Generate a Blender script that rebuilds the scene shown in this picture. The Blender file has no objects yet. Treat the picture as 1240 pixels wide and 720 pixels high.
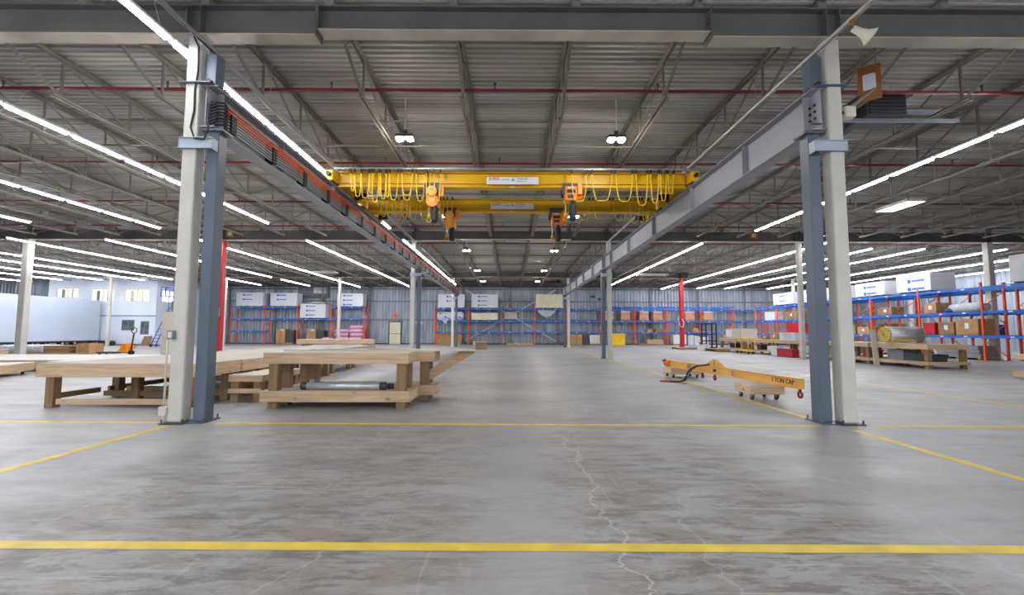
import bpy, bmesh, math, random
from mathutils import Vector, Matrix
random.seed(7)
SC = bpy.context.scene
COL = SC.collection
PI = math.pi

# ------------------------------------------------------------------ materials
def lin(c):
    return tuple(((v/255)/12.92 if v/255 <= .04045 else ((v/255+.055)/1.055)**2.4) for v in c) + (1.,)
def new_mat(name):
    m = bpy.data.materials.new(name); m.use_nodes = True
    nt = m.node_tree; b = nt.nodes['Principled BSDF']
    return m, nt, b
def nd(nt, t, **k):
    n = nt.nodes.new(t)
    for a, v in k.items(): setattr(n, a, v)
    return n
def paint(name, c, rough=.55, metal=0., var=.12, scale=3., stretch=(1, 1, 1), bump=0., c2=None):
    m, nt, b = new_mat(name)
    tc = nd(nt, 'ShaderNodeTexCoord'); mp = nd(nt, 'ShaderNodeMapping'); mp.inputs['Scale'].default_value = stretch
    nt.links.new(tc.outputs['Object'], mp.inputs['Vector'])
    n = nd(nt, 'ShaderNodeTexNoise'); n.inputs['Scale'].default_value = scale; n.inputs['Detail'].default_value = 6
    nt.links.new(mp.outputs[0], n.inputs['Vector'])
    r = nd(nt, 'ShaderNodeValToRGB'); a = lin(c)
    r.color_ramp.elements[0].position = .3; r.color_ramp.elements[1].position = .7
    lo = lin(c2) if c2 else tuple(v*(1-var*1.6) for v in a[:3]) + (1,)
    r.color_ramp.elements[0].color = lo
    r.color_ramp.elements[1].color = tuple(min(1, v*(1+var*.5)) for v in a[:3]) + (1,)
    nt.links.new(n.outputs[0], r.inputs[0]); nt.links.new(r.outputs[0], b.inputs['Base Color'])
    b.inputs['Roughness'].default_value = rough; b.inputs['Metallic'].default_value = metal
    if bump:
        bp = nd(nt, 'ShaderNodeBump'); bp.inputs['Strength'].default_value = bump; bp.inputs['Distance'].default_value = .01
        nt.links.new(n.outputs[0], bp.inputs['Height']); nt.links.new(bp.outputs[0], b.inputs['Normal'])
    return m
def wood(name, c, axis, dark=.62, knots=True):
    m, nt, b = new_mat(name)
    tc = nd(nt, 'ShaderNodeTexCoord'); mp = nd(nt, 'ShaderNodeMapping')
    s = [14., 14., 14.]; s[axis] = 1.1; mp.inputs['Scale'].default_value = s
    nt.links.new(tc.outputs['Object'], mp.inputs['Vector'])
    n = nd(nt, 'ShaderNodeTexNoise'); n.inputs['Scale'].default_value = 1.6; n.inputs['Detail'].default_value = 5; n.inputs['Distortion'].default_value = .6
    nt.links.new(mp.outputs[0], n.inputs['Vector'])
    r = nd(nt, 'ShaderNodeValToRGB'); a = lin(c)
    r.color_ramp.elements[0].position = .28; r.color_ramp.elements[1].position = .62
    r.color_ramp.elements[0].color = (a[0]*dark, a[1]*dark*.95, a[2]*dark*.85, 1); r.color_ramp.elements[1].color = a
    nt.links.new(n.outputs[0], r.inputs[0]); out = r.outputs[0]
    if knots:
        mk = nd(nt, 'ShaderNodeMapping'); s2 = [5., 5., 5.]; s2[axis] = 2.2; mk.inputs['Scale'].default_value = s2
        nt.links.new(tc.outputs['Object'], mk.inputs['Vector'])
        v = nd(nt, 'ShaderNodeTexVoronoi'); v.inputs['Scale'].default_value = 1.0; nt.links.new(mk.outputs[0], v.inputs['Vector'])
        r2 = nd(nt, 'ShaderNodeValToRGB'); r2.color_ramp.elements[0].position = .06; r2.color_ramp.elements[1].position = .13
        r2.color_ramp.elements[0].color = (.38, .27, .2, 1); r2.color_ramp.elements[1].color = (1, 1, 1, 1)
        nt.links.new(v.outputs['Distance'], r2.inputs[0])
        mx = nd(nt, 'ShaderNodeMixRGB', blend_type='MULTIPLY'); mx.inputs[0].default_value = .8
        nt.links.new(out, mx.inputs[1]); nt.links.new(r2.outputs[0], mx.inputs[2]); out = mx.outputs[0]
    nt.links.new(out, b.inputs['Base Color']); b.inputs['Roughness'].default_value = .75
    return m
def emit(name, c, s):
    m, nt, b = new_mat(name)
    b.inputs['Base Color'].default_value = lin(c); b.inputs['Emission Color'].default_value = lin(c); b.inputs['Emission Strength'].default_value = s
    return m

M = {}
M['beige'] = paint('beige_paint', (206, 204, 196), .5, 0, .08, 2.)
M['slate'] = paint('slate_blue_paint', (88, 100, 116), .45, 0, .1, 3., (1, 1, .3))
M['beamweb'] = paint('roof_beam_dark_grey', (98, 96, 93), .6, 0, .15, 1.5)
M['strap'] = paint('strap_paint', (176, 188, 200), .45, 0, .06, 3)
M['beam'] = paint('roof_beam_beige', (186, 178, 164), .6, 0, .2, 1.5)
M['joist'] = paint('joist_paint', (134, 129, 118), .55, 0, .15, 2.)
M['deck'] = paint('deck_paint', (176, 172, 164), .5, 0, .3, .7, (.25, 3., 1))
M['girder'] = paint('girder_grey_paint', (152, 154, 162), .5, 0, .1, 1.5, (1, .3, 2))
M['pipe_red'] = paint('sprinkler_red', (128, 30, 34), .45)
M['pipe_red2'] = paint('standpipe_red', (190, 28, 36), .4, 0, .12, 2)
M['galv'] = paint('galvanised', (172, 176, 182), .38, .75, .15, 5)
M['siding'] = paint('liner_panel', (166, 176, 188), .42, .2, .22, 1.6, (1.6, 1.6, .3))
M['post'] = paint('wall_post_paint', (126, 130, 134), .55, 0, .15, 3)
M['white'] = paint('white_paint', (226, 231, 240), .6, 0, .05, .8)
M['trailer'] = paint('trailer_skin', (190, 200, 217), .5, 0, .05, .6)
M['office'] = paint('office_wall_paint', (232, 240, 252), .6, 0, .03, .8)
M['wrap'] = paint('white_wrap', (216, 219, 225), .5, 0, .05, 2.5, (1, 1, 1), .2)
M['plastic'] = paint('plastic_sheet', (206, 212, 222), .25, 0, .2, 7, (1, 1, 2), .5)
M['cream'] = paint('cream_wrap', (222, 217, 190), .55, 0, .06, 2)
M['logo'] = paint('blue_print', (28, 98, 186), .5, 0, .03)
M['red_print'] = paint('red_print', (214, 44, 40), .5, 0, .03)
M['black_print'] = paint('black_print', (40, 40, 44), .5, 0, .03)
M['grey_print'] = paint('grey_print', (120, 120, 124), .5, 0, .03)
M['rackblue'] = paint('rack_beam_blue', (26, 106, 198), .4, 0, .1, 4)
M['rackred'] = paint('rack_post_orange', (240, 92, 48), .45, 0, .08, 4)
M['cranel'] = paint('crane_yellow', (218, 172, 0), .4, 0, .07, 2.)
M['cable'] = paint('cable_yellow', (238, 196, 30), .5, 0, .05)
M['hoist'] = paint('hoist_orange', (244, 140, 24), .4, 0, .1, 5)
M['boom'] = paint('boom_orange', (230, 176, 84), .45, 0, .1, 3)
M['busbar'] = paint('bar_orange', (212, 82, 34), .5, 0, .06)
M['black'] = paint('black_rubber', (30, 30, 33), .55, 0, .2, 5)
M['dkgrey'] = paint('dark_grey_metal', (72, 74, 78), .5, .2, .15, 3)
M['grey'] = paint('mid_grey_metal', (136, 140, 146), .5, .2, .15, 3)
M['steel'] = paint('bright_steel', (206, 210, 216), .3, .5, .12, 6)
M['yellow'] = paint('bright_yellow', (240, 200, 30), .5, 0, .08, 3)
M['red'] = paint('bin_red', (186, 28, 42), .45, 0, .12, 4)
M['blue'] = paint('bright_blue', (34, 78, 190), .45, 0, .1, 4)
M['ladder'] = paint('ladder_blue', (64, 84, 176), .45, 0, .08, 4)
M['card'] = paint('cardboard', (182, 142, 98), .8, 0, .14, 4)
M['card2'] = paint('cardboard_dark', (150, 118, 84), .8, 0, .2, 4)
M['tape'] = paint('packing_tape', (206, 178, 132), .4, 0, .05)
M['pink'] = paint('pink_wrap', (226, 168, 196), .45, 0, .14, 5, (1, 1, 1), .3)
M['osb'] = paint('strand_board', (176, 134, 84), .8, 0, .35, 14)
M['bagor'] = paint('orange_bags', (226, 168, 146), .6, 0, .25, 6, (.3, .3, 3))
M['floorline'] = paint('floor_paint_yellow', (232, 202, 66), .5, 0, .14, 5)
M['foil'] = paint('silver_foil', (206, 209, 214), .3, .35, .22, 9, (1, 3, 3), .4)
M['fibre'] = paint('yellow_fibre', (206, 182, 92), .9, 0, .25, 12)
M['ivory'] = paint('ivory_plastic', (222, 216, 196), .5, 0, .05)
M['brownboard'] = paint('brown_board', (168, 108, 52), .7, 0, .2, 5)
M['glass'] = paint('dim_window', (104, 116, 122), .12, 0, .35, 1.6)
for ax, k in enumerate('xyz'):
    M['pine'+k] = wood('pine_'+k, (208, 180, 148), ax, .7)
    M['post'+k] = wood('timber_'+k, (150, 122, 90), ax, .66)
M['ply'] = wood('plywood_sheet', (204, 197, 187), 0, .84, False)
M['plygrey'] = wood('worn_plywood', (182, 175, 167), 0, .82, False)
M['whiteply'] = wood('white_faced_panel', (228, 228, 228), 0, .93, False)
M['lit'] = emit('light_tube', (250, 250, 255), 35.)
M['flood'] = emit('lamp_lens', (255, 252, 245), 140.)
M['troff'] = emit('panel_lens', (255, 248, 230), 9.)
M['winlit'] = emit('lit_office_window', (236, 238, 214), .38)
M['winday'] = emit('daylight_window', (240, 246, 255), .8)

def floor_mat():
    m, nt, b = new_mat('concrete_floor')
    L = nt.links.new
    tc = nd(nt, 'ShaderNodeTexCoord')
    def mapping(scale, rot=0., loc=(0, 0, 0)):
        mp = nd(nt, 'ShaderNodeMapping'); mp.inputs['Scale'].default_value = scale; mp.inputs['Rotation'].default_value = (0, 0, rot)
        mp.inputs['Location'].default_value = loc
        L(tc.outputs['Object'], mp.inputs['Vector']); return mp.outputs[0]
    def noise(vec, s, d=6, rough=.6, dist=0.):
        n = nd(nt, 'ShaderNodeTexNoise'); n.inputs['Scale'].default_value = s; n.inputs['Detail'].default_value = d
        n.inputs['Roughness'].default_value = rough; n.inputs['Distortion'].default_value = dist
        L(vec, n.inputs['Vector']); return n.outputs[0]
    def ramp(v, p0, p1, c0=(0, 0, 0, 1), c1=(1, 1, 1, 1)):
        r = nd(nt, 'ShaderNodeValToRGB'); r.color_ramp.elements[0].position = p0; r.color_ramp.elements[1].position = p1
        r.color_ramp.elements[0].color = c0; r.color_ramp.elements[1].color = c1; L(v, r.inputs[0]); return r.outputs[0]
    def mix(f, a, bb, mode='MIX'):
        x = nd(nt, 'ShaderNodeMixRGB', blend_type=mode)
        for i, v in enumerate((f, a, bb)):
            if isinstance(v, (float, int)): x.inputs[i].default_value = v
            elif isinstance(v, tuple): x.inputs[i].default_value = v
            else: L(v, x.inputs[i])
        return x.outputs[0]
    def mul(a, bb, op='MULTIPLY'):
        x = nd(nt, 'ShaderNodeMath', operation=op)
        for i, v in enumerate((a, bb)):
            if isinstance(v, (float, int)): x.inputs[i].default_value = v
            else: L(v, x.inputs[i])
        return x.outputs[0]
    base = mix(ramp(noise(mapping((.22, .5, 1)), 1.0), .35, .68), lin((150, 150, 150)), lin((178, 179, 181)))
    # fine mottling
    base = mix(.55, base, ramp(noise(mapping((1, 1.6, 1)), 9., 8, .7), .25, .75, (.74, .73, .72, 1), (1.06, 1.06, 1.06, 1)), 'MULTIPLY')
    # wear stains: brown patches stretched across the aisle in front of the first bay
    sep = nd(nt, 'ShaderNodeSeparateXYZ'); L(tc.outputs['Object'], sep.inputs[0])
    gx = mul(mul(mul(sep.outputs[0], -.4, 'ADD'), 2.9, 'DIVIDE'), 2., 'POWER')
    gy = mul(mul(mul(sep.outputs[1], -2.6, 'ADD'), 2.7, 'DIVIDE'), 2., 'POWER')
    g = nd(nt, 'ShaderNodeMath', operation='SUBTRACT', use_clamp=True); g.inputs[0].default_value = 1.15; L(mul(gx, gy, 'ADD'), g.inputs[1])
    # two worn strips either side of a cleaner lane
    def lobe(c, wd):
        q = mul(mul(mul(mul(sep.outputs[0], mul(mul(noise(mapping((.0, 1.1, 1), 0, (2, 0, 0)), 1.2, 8, .7), -.5, 'ADD'), .9), 'ADD'), -c, 'ADD'), wd, 'DIVIDE'), 2., 'POWER')
        q2 = nd(nt, 'ShaderNodeMath', operation='SUBTRACT', use_clamp=True); q2.inputs[0].default_value = 1.5; L(q, q2.inputs[1]); return q2.outputs[0]
    near = nd(nt, 'ShaderNodeMapRange'); L(sep.outputs[1], near.inputs[0]); near.inputs[1].default_value = 8.5; near.inputs[2].default_value = 2.8
    lobes = mul(mul(lobe(-1.9, 1.45), lobe(1.35, 1.0), 'MAXIMUM'), near.outputs[0]); lobes_c = nd(nt, 'ShaderNodeMath', operation='MINIMUM'); L(lobes, lobes_c.inputs[0]); lobes_c.inputs[1].default_value = 1.; lobes = lobes_c.outputs[0]
    base = mix(mul(lobes, .28), base, lin((118, 114, 108)))
    patch = mul(ramp(noise(mapping((1.1, 2.6, 1), .06), 1.5, 14, .74, .25), .47, .55), lobes)
    base = mix(mul(patch, .62), base, lin((126, 112, 94)))
    patch2 = mul(ramp(noise(mapping((1.3, 4.2, 1), -.08, (3, 1, 0)), 1.8, 14, .78, .2), .5, .57), lobes)
    base = mix(mul(patch2, .7), base, lin((92, 88, 84)))
    grey = ramp(noise(mapping((.6, 2.2, 1), .1, (7, 2, 0)), 1.3, 14, .76, .2), .53, .62)
    base = mix(mul(grey, .3), base, lin((112, 111, 112)))
    pale = ramp(noise(mapping((.8, 30, 1), .05, (1, 4, 0)), 1., 6, .6), .61, .66)
    base = mix(mul(mul(pale, lobes), .4), base, lin((190, 188, 184)))
    scr = ramp(noise(mapping((26, .8, 1), .5, (1, 4, 0)), 1., 5, .6), .63, .67)
    base = mix(mul(mul(scr, lobes), .35), base, lin((192, 190, 186)))
    wn = noise(mapping((.0, 1.6, 1)), 1., 8, .7)
    cx = mul(mul(sep.outputs[0], -.62, 'ADD'), mul(mul(wn, -.5, 'ADD'), -.7), 'ADD')
    cr1 = nd(nt, 'ShaderNodeMath', operation='COMPARE'); L(cx, cr1.inputs[0]); cr1.inputs[1].default_value = 0.; cr1.inputs[2].default_value = .006
    cy = nd(nt, 'ShaderNodeMath', operation='LESS_THAN'); L(sep.outputs[1], cy.inputs[0]); cy.inputs[1].default_value = 5.6
    base = mix(mul(mul(cr1.outputs[0], cy.outputs[0]), .6), base, lin((206, 204, 200)))
    # pale skid scuffs and hairline cracks running away from the camera
    wob = mapping((1, 1, 1))
    crk = nd(nt, 'ShaderNodeTexVoronoi', feature='DISTANCE_TO_EDGE'); crk.inputs['Scale'].default_value = .8
    add = nd(nt, 'ShaderNodeVectorMath', operation='ADD'); sc2 = nd(nt, 'ShaderNodeVectorMath', operation='SCALE'); sc2.inputs['Scale'].default_value = .35
    nn = nd(nt, 'ShaderNodeTexNoise'); nn.inputs['Scale'].default_value = 3.; nn.inputs['Detail'].default_value = 5; L(wob, nn.inputs['Vector'])
    L(nn.outputs[1], sc2.inputs[0]); L(mapping((1.1, .45, 1)), add.inputs[0]); L(sc2.outputs[0], add.inputs[1]); L(add.outputs[0], crk.inputs['Vector'])
    cmask = mul(ramp(crk.outputs['Distance'], .0, .012, (1, 1, 1, 1), (0, 0, 0, 1)), ramp(noise(mapping((.5, .3, 1), 0, (5, 0, 0)), 1., 3), .5, .62))
    base = mix(mul(cmask, .38), base, lin((205, 204, 200)))
    skid = ramp(noise(mapping((.35, 7, 1), .55), 1., 4, .5), .60, .68)
    base = mix(mul(skid, .16), base, lin((96, 94, 94)))
    # saw-cut joints every 7.5 m
    def joint(o, off, pitch):
        a = mul(o, off, 'ADD'); a = mul(a, pitch, 'PINGPONG')
        r = nd(nt, 'ShaderNodeMath', operation='LESS_THAN'); L(a, r.inputs[0]); r.inputs[1].default_value = .006; return r.outputs[0]
    j = mul(joint(sep.outputs[0], 1.1, 3.75), joint(sep.outputs[1], -9.1, 3.75), 'MAXIMUM')
    base = mix(mul(j, .12), base, lin((88, 86, 84)))
    L(base, b.inputs['Base Color'])
    rr = ramp(noise(mapping((.6, 1, 1)), 2.), .3, .7, (.36, .36, .36, 1), (.6, .6, .6, 1)); L(rr, b.inputs['Roughness'])
    return m
M['floor'] = floor_mat()

# ------------------------------------------------------------------ mesh building
class MB:
    def __init__(s, off=(0, 0, 0)):
        s.v = []; s.f = []; s.off = Vector(off)
    def add(s, vs, fs):
        n = len(s.v); s.v += [Vector(p) - s.off for p in vs]; s.f += [tuple(i+n for i in q) for q in fs]; return s
    def box(s, x0, x1, y0, y1, z0, z1):
        return s.add([(x0, y0, z0), (x1, y0, z0), (x1, y1, z0), (x0, y1, z0), (x0, y0, z1), (x1, y0, z1), (x1, y1, z1), (x0, y1, z1)],
                     [(3, 2, 1, 0), (4, 5, 6, 7), (0, 1, 5, 4), (1, 2, 6, 5), (2, 3, 7, 6), (3, 0, 4, 7)])
    def cbox(s, c, d):
        return s.box(c[0]-d[0]/2, c[0]+d[0]/2, c[1]-d[1]/2, c[1]+d[1]/2, c[2]-d[2]/2, c[2]+d[2]/2)
    def rbox(s, x0, x1, y0, y1, z0, z1, r=.01):
        # box with chamfered edges
        bm = bmesh.new(); bmesh.ops.create_cube(bm, size=1)
        for v in bm.verts:
            v.co = Vector(((x0+x1)/2+v.co.x*(x1-x0), (y0+y1)/2+v.co.y*(y1-y0), (z0+z1)/2+v.co.z*(z1-z0)))
        r = min(r, .45*min(x1-x0, y1-y0, z1-z0))
        bmesh.ops.bevel(bm, geom=list(bm.edges), offset=r, segments=2, profile=.5, affect='EDGES')
        bm.verts.index_update(); s.add([v.co for v in bm.verts], [tuple(v.index for v in f.verts) for f in bm.faces]); bm.free(); return s
    def frame(s, p0, p1, up=(0, 0, 1)):
        p0 = Vector(p0); p1 = Vector(p1); d = (p1-p0).normalized(); u = Vector(up)
        if abs(d.dot(u)) > .99: u = Vector((0, 1, 0))
        r = d.cross(u).normalized(); u = r.cross(d).normalized(); return p0, p1, r, u
    def bar(s, p0, p1, w, h, up=(0, 0, 1)):
        p0, p1, r, u = s.frame(p0, p1, up); a = r*w/2; b = u*h/2
        return s.add([p0-a-b, p0+a-b, p0+a+b, p0-a+b, p1-a-b, p1+a-b, p1+a+b, p1-a+b],
                     [(3, 2, 1, 0), (4, 5, 6, 7), (0, 1, 5, 4), (1, 2, 6, 5), (2, 3, 7, 6), (3, 0, 4, 7)])
    def extr(s, prof, p0, p1, up=(0, 0, 1)):
        # closed 2D profile (r,u) swept from p0 to p1
        p0, p1, r, u = s.frame(p0, p1, up); n = len(prof)
        vs = [p0+r*a+u*b for a, b in prof] + [p1+r*a+u*b for a, b in prof]
        return s.add(vs, [tuple(range(n))[::-1], tuple(range(n, 2*n))] + [(i, (i+1) % n, (i+1) % n+n, i+n) for i in range(n)])
    def ibeam(s, p0, p1, h, w, tf=.016, tw=.01, up=(0, 0, 1)):
        pr = [(-w/2, -h/2), (w/2, -h/2), (w/2, -h/2+tf), (tw/2, -h/2+tf), (tw/2, h/2-tf), (w/2, h/2-tf), (w/2, h/2), (-w/2, h/2),
              (-w/2, h/2-tf), (-tw/2, h/2-tf), (-tw/2, -h/2+tf), (-w/2, -h/2+tf)]
        p0, p1, r, u = s.frame(p0, p1, up); n = 12
        vs = [p0+r*a+u*b for a, b in pr] + [p1+r*a+u*b for a, b in pr]
        caps = [(0, 1, 2, 11), (3, 4, 9, 10), (8, 5, 6, 7)]
        return s.add(vs, [tuple(reversed(c)) for c in caps] + [tuple(i+n for i in c) for c in caps] + [(i, (i+1) % n, (i+1) % n+n, i+n) for i in range(n)])
    def tube(s, p0, p1, r, n=10, r2=None):
        p0, p1, a, u = s.frame(p0, p1); r2 = r if r2 is None else r2
        cs = [(math.cos(2*PI*i/n), math.sin(2*PI*i/n)) for i in range(n)]
        vs = [p0+(a*c+u*q)*r for c, q in cs] + [p1+(a*c+u*q)*r2 for c, q in cs]
        return s.add(vs, [tuple(range(n))[::-1], tuple(range(n, 2*n))] + [(i, (i+1) % n, (i+1) % n+n, i+n) for i in range(n)])
    def path(s, pts, r, n=6):
        pts = [Vector(p) for p in pts]; rings = []; a = None
        for i, p in enumerate(pts):
            d = (pts[min(i+1, len(pts)-1)]-pts[max(i-1, 0)]).normalized()
            if a is None:
                a = d.cross(Vector((0, 0, 1)));  a = a if a.length > .05 else d.cross(Vector((0, 1, 0)))
            a = (a-d*a.dot(d)).normalized(); u = d.cross(a)
            rings.append([p+(a*math.cos(2*PI*k/n)+u*math.sin(2*PI*k/n))*r for k in range(n)])
        vs = [q for g in rings for q in g]; fs = [tuple(range(n))[::-1], tuple(range(len(vs)-n, len(vs)))]
        for i in range(len(rings)-1):
            fs += [(i*n+k, i*n+(k+1) % n, (i+1)*n+(k+1) % n, (i+1)*n+k) for k in range(n)]
        return s.add(vs, fs)
    def ball(s, c, rx, ry=None, rz=None, n=10, m=6):
        ry = ry or rx; rz = rz or rx; c = Vector(c)
        vs = [c+Vector((rx*math.sin(PI*j/m)*math.cos(2*PI*i/n), ry*math.sin(PI*j/m)*math.sin(2*PI*i/n), rz*math.cos(PI*j/m))) for j in range(1, m) for i in range(n)]
        fs = [(j*n+i, (j+1)*n+i, (j+1)*n+(i+1) % n, j*n+(i+1) % n) for j in range(m-2) for i in range(n)]
        t = len(vs); vs += [c+Vector((0, 0, rz)), c-Vector((0, 0, rz))]
        fs += [(t, i, (i+1) % n) for i in range(n)] + [(t+1, (m-2)*n+(i+1) % n, (m-2)*n+i) for i in range(n)]
        return s.add(vs, fs)
    def pillow(s, x0, x1, y0, y1, z0, z1, e=.35, n=14, m=8):
        # soft superellipsoid sack
        c = Vector(((x0+x1)/2, (y0+y1)/2, (z0+z1)/2)); h = Vector(((x1-x0)/2, (y1-y0)/2, (z1-z0)/2))
        sg = lambda v, p: math.copysign(abs(v)**p, v)
        vs = []; fs = []
        for j in range(1, m):
            t = PI*j/m-PI/2
            for i in range(n):
                a = 2*PI*i/n
                vs.append(c+Vector((h.x*sg(math.cos(t), e)*sg(math.cos(a), e), h.y*sg(math.cos(t), e)*sg(math.sin(a), e), h.z*sg(math.sin(t), .7))))
        fs = [(j*n+i, j*n+(i+1) % n, (j+1)*n+(i+1) % n, (j+1)*n+i) for j in range(m-2) for i in range(n)]
        t = len(vs); vs += [c-Vector((0, 0, h.z)), c+Vector((0, 0, h.z))]
        fs += [(t, (i+1) % n, i) for i in range(n)] + [(t+1, (m-2)*n+i, (m-2)*n+(i+1) % n) for i in range(n)]
        return s.add(vs, fs)
    def build(s, name, mat, parent=None, smooth=False, loc=None):
        me = bpy.data.meshes.new(name); me.from_pydata([tuple(v) for v in s.v], [], s.f); me.update()
        bm = bmesh.new(); bm.from_mesh(me); bmesh.ops.recalc_face_normals(bm, faces=bm.faces); bm.to_mesh(me); bm.free()
        me.materials.append(M[mat] if isinstance(mat, str) else mat)
        if smooth:
            for p in me.polygons: p.use_smooth = True
        o = bpy.data.objects.new(name, me); COL.objects.link(o)
        if parent: o.parent = parent
        elif loc is None: o.location = s.off
        if loc is not None: o.location = loc
        return o
def tag(o, label=None, cat=None, group=None, kind=None):
    if label: o['label'] = label
    if cat: o['category'] = cat
    if group: o['group'] = group
    if kind: o['kind'] = kind
    return o
def thing(name, label, cat, loc=(0, 0, 0), rz=0., group=None):
    o = bpy.data.objects.new(name, None); COL.objects.link(o); o.location = loc; o.rotation_euler = (0, 0, rz); o.empty_display_size = .2
    return tag(o, label, cat, group)
def struct(o): o['kind'] = 'structure'; return o
KIDS = {}
def copy_tree(o, loc=None, rz=None, label=None, group=None):
    c = o.copy(); COL.objects.link(c)
    if loc is not None: c.location = loc
    if rz is not None: c.rotation_euler = (0, 0, rz)
    if label: c['label'] = label
    if group: c['group'] = group
    def rec(src, dst):
        for ch in [x for x in COL.objects if x.parent == src]:
            d = ch.copy(); COL.objects.link(d); d.parent = dst; rec(ch, d)
    rec(o, c); return c
def text(name, body, size, mat, parent, loc, rot, extr=.002, align='LEFT'):
    cu = bpy.data.curves.new(name, 'FONT'); cu.body = body; cu.size = size; cu.extrude = extr; cu.align_x = align; cu.align_y = 'CENTER'
    tmp = bpy.data.objects.new('tmp_text', cu); COL.objects.link(tmp); dg = bpy.context.evaluated_depsgraph_get()
    me = bpy.data.meshes.new_from_object(tmp.evaluated_get(dg)); bpy.data.objects.remove(tmp); bpy.data.curves.remove(cu)
    me.materials.clear(); me.materials.append(M[mat])
    o = bpy.data.objects.new(name, me); COL.objects.link(o); o.parent = parent; o.location = loc; o.rotation_euler = rot
    return o
ORD = ['first', 'second', 'third', 'fourth', 'fifth', 'sixth', 'seventh', 'eighth', 'ninth', 'tenth', 'eleventh', 'twelfth', 'thirteenth', 'fourteenth',
       'fifteenth', 'sixteenth', 'seventeenth', 'eighteenth', 'nineteenth', 'twentieth'] + ['twenty-'+q for q in ('first', 'second', 'third', 'fourth', 'fifth', 'sixth', 'seventh', 'eighth', 'ninth')] + ['thirtieth']

# ------------------------------------------------------------------ camera
cam = bpy.data.cameras.new('camera'); co = bpy.data.objects.new('camera', cam); COL.objects.link(co)
cam.lens = 16.; cam.sensor_width = 36.; cam.sensor_fit = 'HORIZONTAL'; cam.clip_end = 300
R = math.radians
co.matrix_world = Matrix.Translation((-.055, 0, 1.27)) @ Matrix.Rotation(R(-.25), 4, 'Z') @ Matrix.Rotation(R(90+4.24), 4, 'X') @ Matrix.Rotation(R(.15), 4, 'Z')
SC.camera = co

# ------------------------------------------------------------------ building shell
XL, XR, YF, YB = -46., 34., -16., 44.5
ZD = 6.23                                               # underside of the roof deck
struct(MB().box(XL, XR, YF, YB+.3, -.25, 0).build('floor', 'floor'))
def corrug(name, mat, a, b, u_pitch, depth, z0, z1, axis, yb=None):
    """ribbed steel panel: ribs stand vertically for walls, run across for the deck"""
    mb = MB(); n = int(round((b-a)/u_pitch)); pr = []
    for i in range(n):
        u = a+i*u_pitch; p = u_pitch
        pr += [(u, 0), (u+.34*p, 0), (u+.46*p, depth), (u+.88*p, depth)]
    pr.append((b, 0))
    vs = []; fs = []
    for u, d in pr:
        for z in (z0, z1):
            if axis == 'back': vs.append((u, (yb or YB)-d, z))
            elif axis == 'left': vs.append((XL+d, u, z))
            elif axis == 'right': vs.append((XR-d, u, z))
            elif axis == 'front': vs.append((u, YF+d, z))
            elif axis == 'deck': vs.append((z, u, ZD+d))
    for i in range(len(pr)-1): fs.append((2*i, 2*i+2, 2*i+3, 2*i+1))
    mb.add(vs, fs); o = mb.build(name, mat)
    return struct(o)
corrug('ceiling', 'deck', YF, YB+.2, .152, .042, XL, XR, 'deck')
corrug('wall_back', 'siding', XL, XR, .305, .06, 0, ZD+.05, 'back')
corrug('wall_back_left', 'siding', XL, -39.36, .305, .06, 0, ZD+.05, 'back', 39.6)
corrug('wall_left', 'siding', YF, YB, .3, .035, 0, ZD+.05, 'left')
corrug('wall_right', 'siding', YF, YB, .3, .035, 0, ZD+.05, 'right')
corrug('wall_front', 'office', XL, XR, .3, .035, 0, ZD+.05, 'front')
struct(MB().box(XL, XR, YF, YB+.3, ZD+.05, ZD+.25).build('roof', 'deck'))
for i, x in enumerate([-27.4, -22.9, -18.3, -13.75, -9.1, -4.6, 0., 4.6, 9.1, 13.7, 18.3, 22.9, 27.4, 32.]):
    struct(MB((x, YB-.13, 0)).ibeam((x, YB-.13, 0), (x, YB-.13, 5.55), .2, .15, .012, .008, (0, 1, 0)).build('wall_post', 'post'))
for z in (2.35, 4.15, 5.35):
    struct(MB().bar((-30, YB-.09, z), (XR-.1, YB-.09, z), .1, .12).build('wall_girt', 'post'))
struct(MB().bar((-30, YB-.06, .05), (XR-.1, YB-.06, .05), .04, .1).build('baseboard_back', 'dkgrey'))
# yellow floor lines
def fline(p0, p1, w=.075):
    a = Vector((p0[0], p0[1], .002)); b = Vector((p1[0], p1[1], .002)); d = (b-a).normalized(); s = Vector((-d.y, d.x, 0))*w/2
    struct(MB().add([a-s, b-s, b+s, a+s], [(0, 1, 2, 3)]).build('floor_marking', 'floorline'))
fline((-9, 2.87), (9, 2.70), .1)
fline((-20, 6.75), (-4.9, 6.42), .1); fline((-4.1, 6.38), (4.15, 6.26), .1); fline((4.85, 6.25), (19, 6.05), .1)
fline((-4.62, 6.2), (-4.66, 0), .1); fline((4.42, 6.0), (4.33, 0), .1); fline((4.36, 6.8), (4.42, 20.8), .1)
fline((8.65, 4.), (8.95, 20.), .1); fline((4.42, 21.9), (4.4, 36.), .1)

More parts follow.
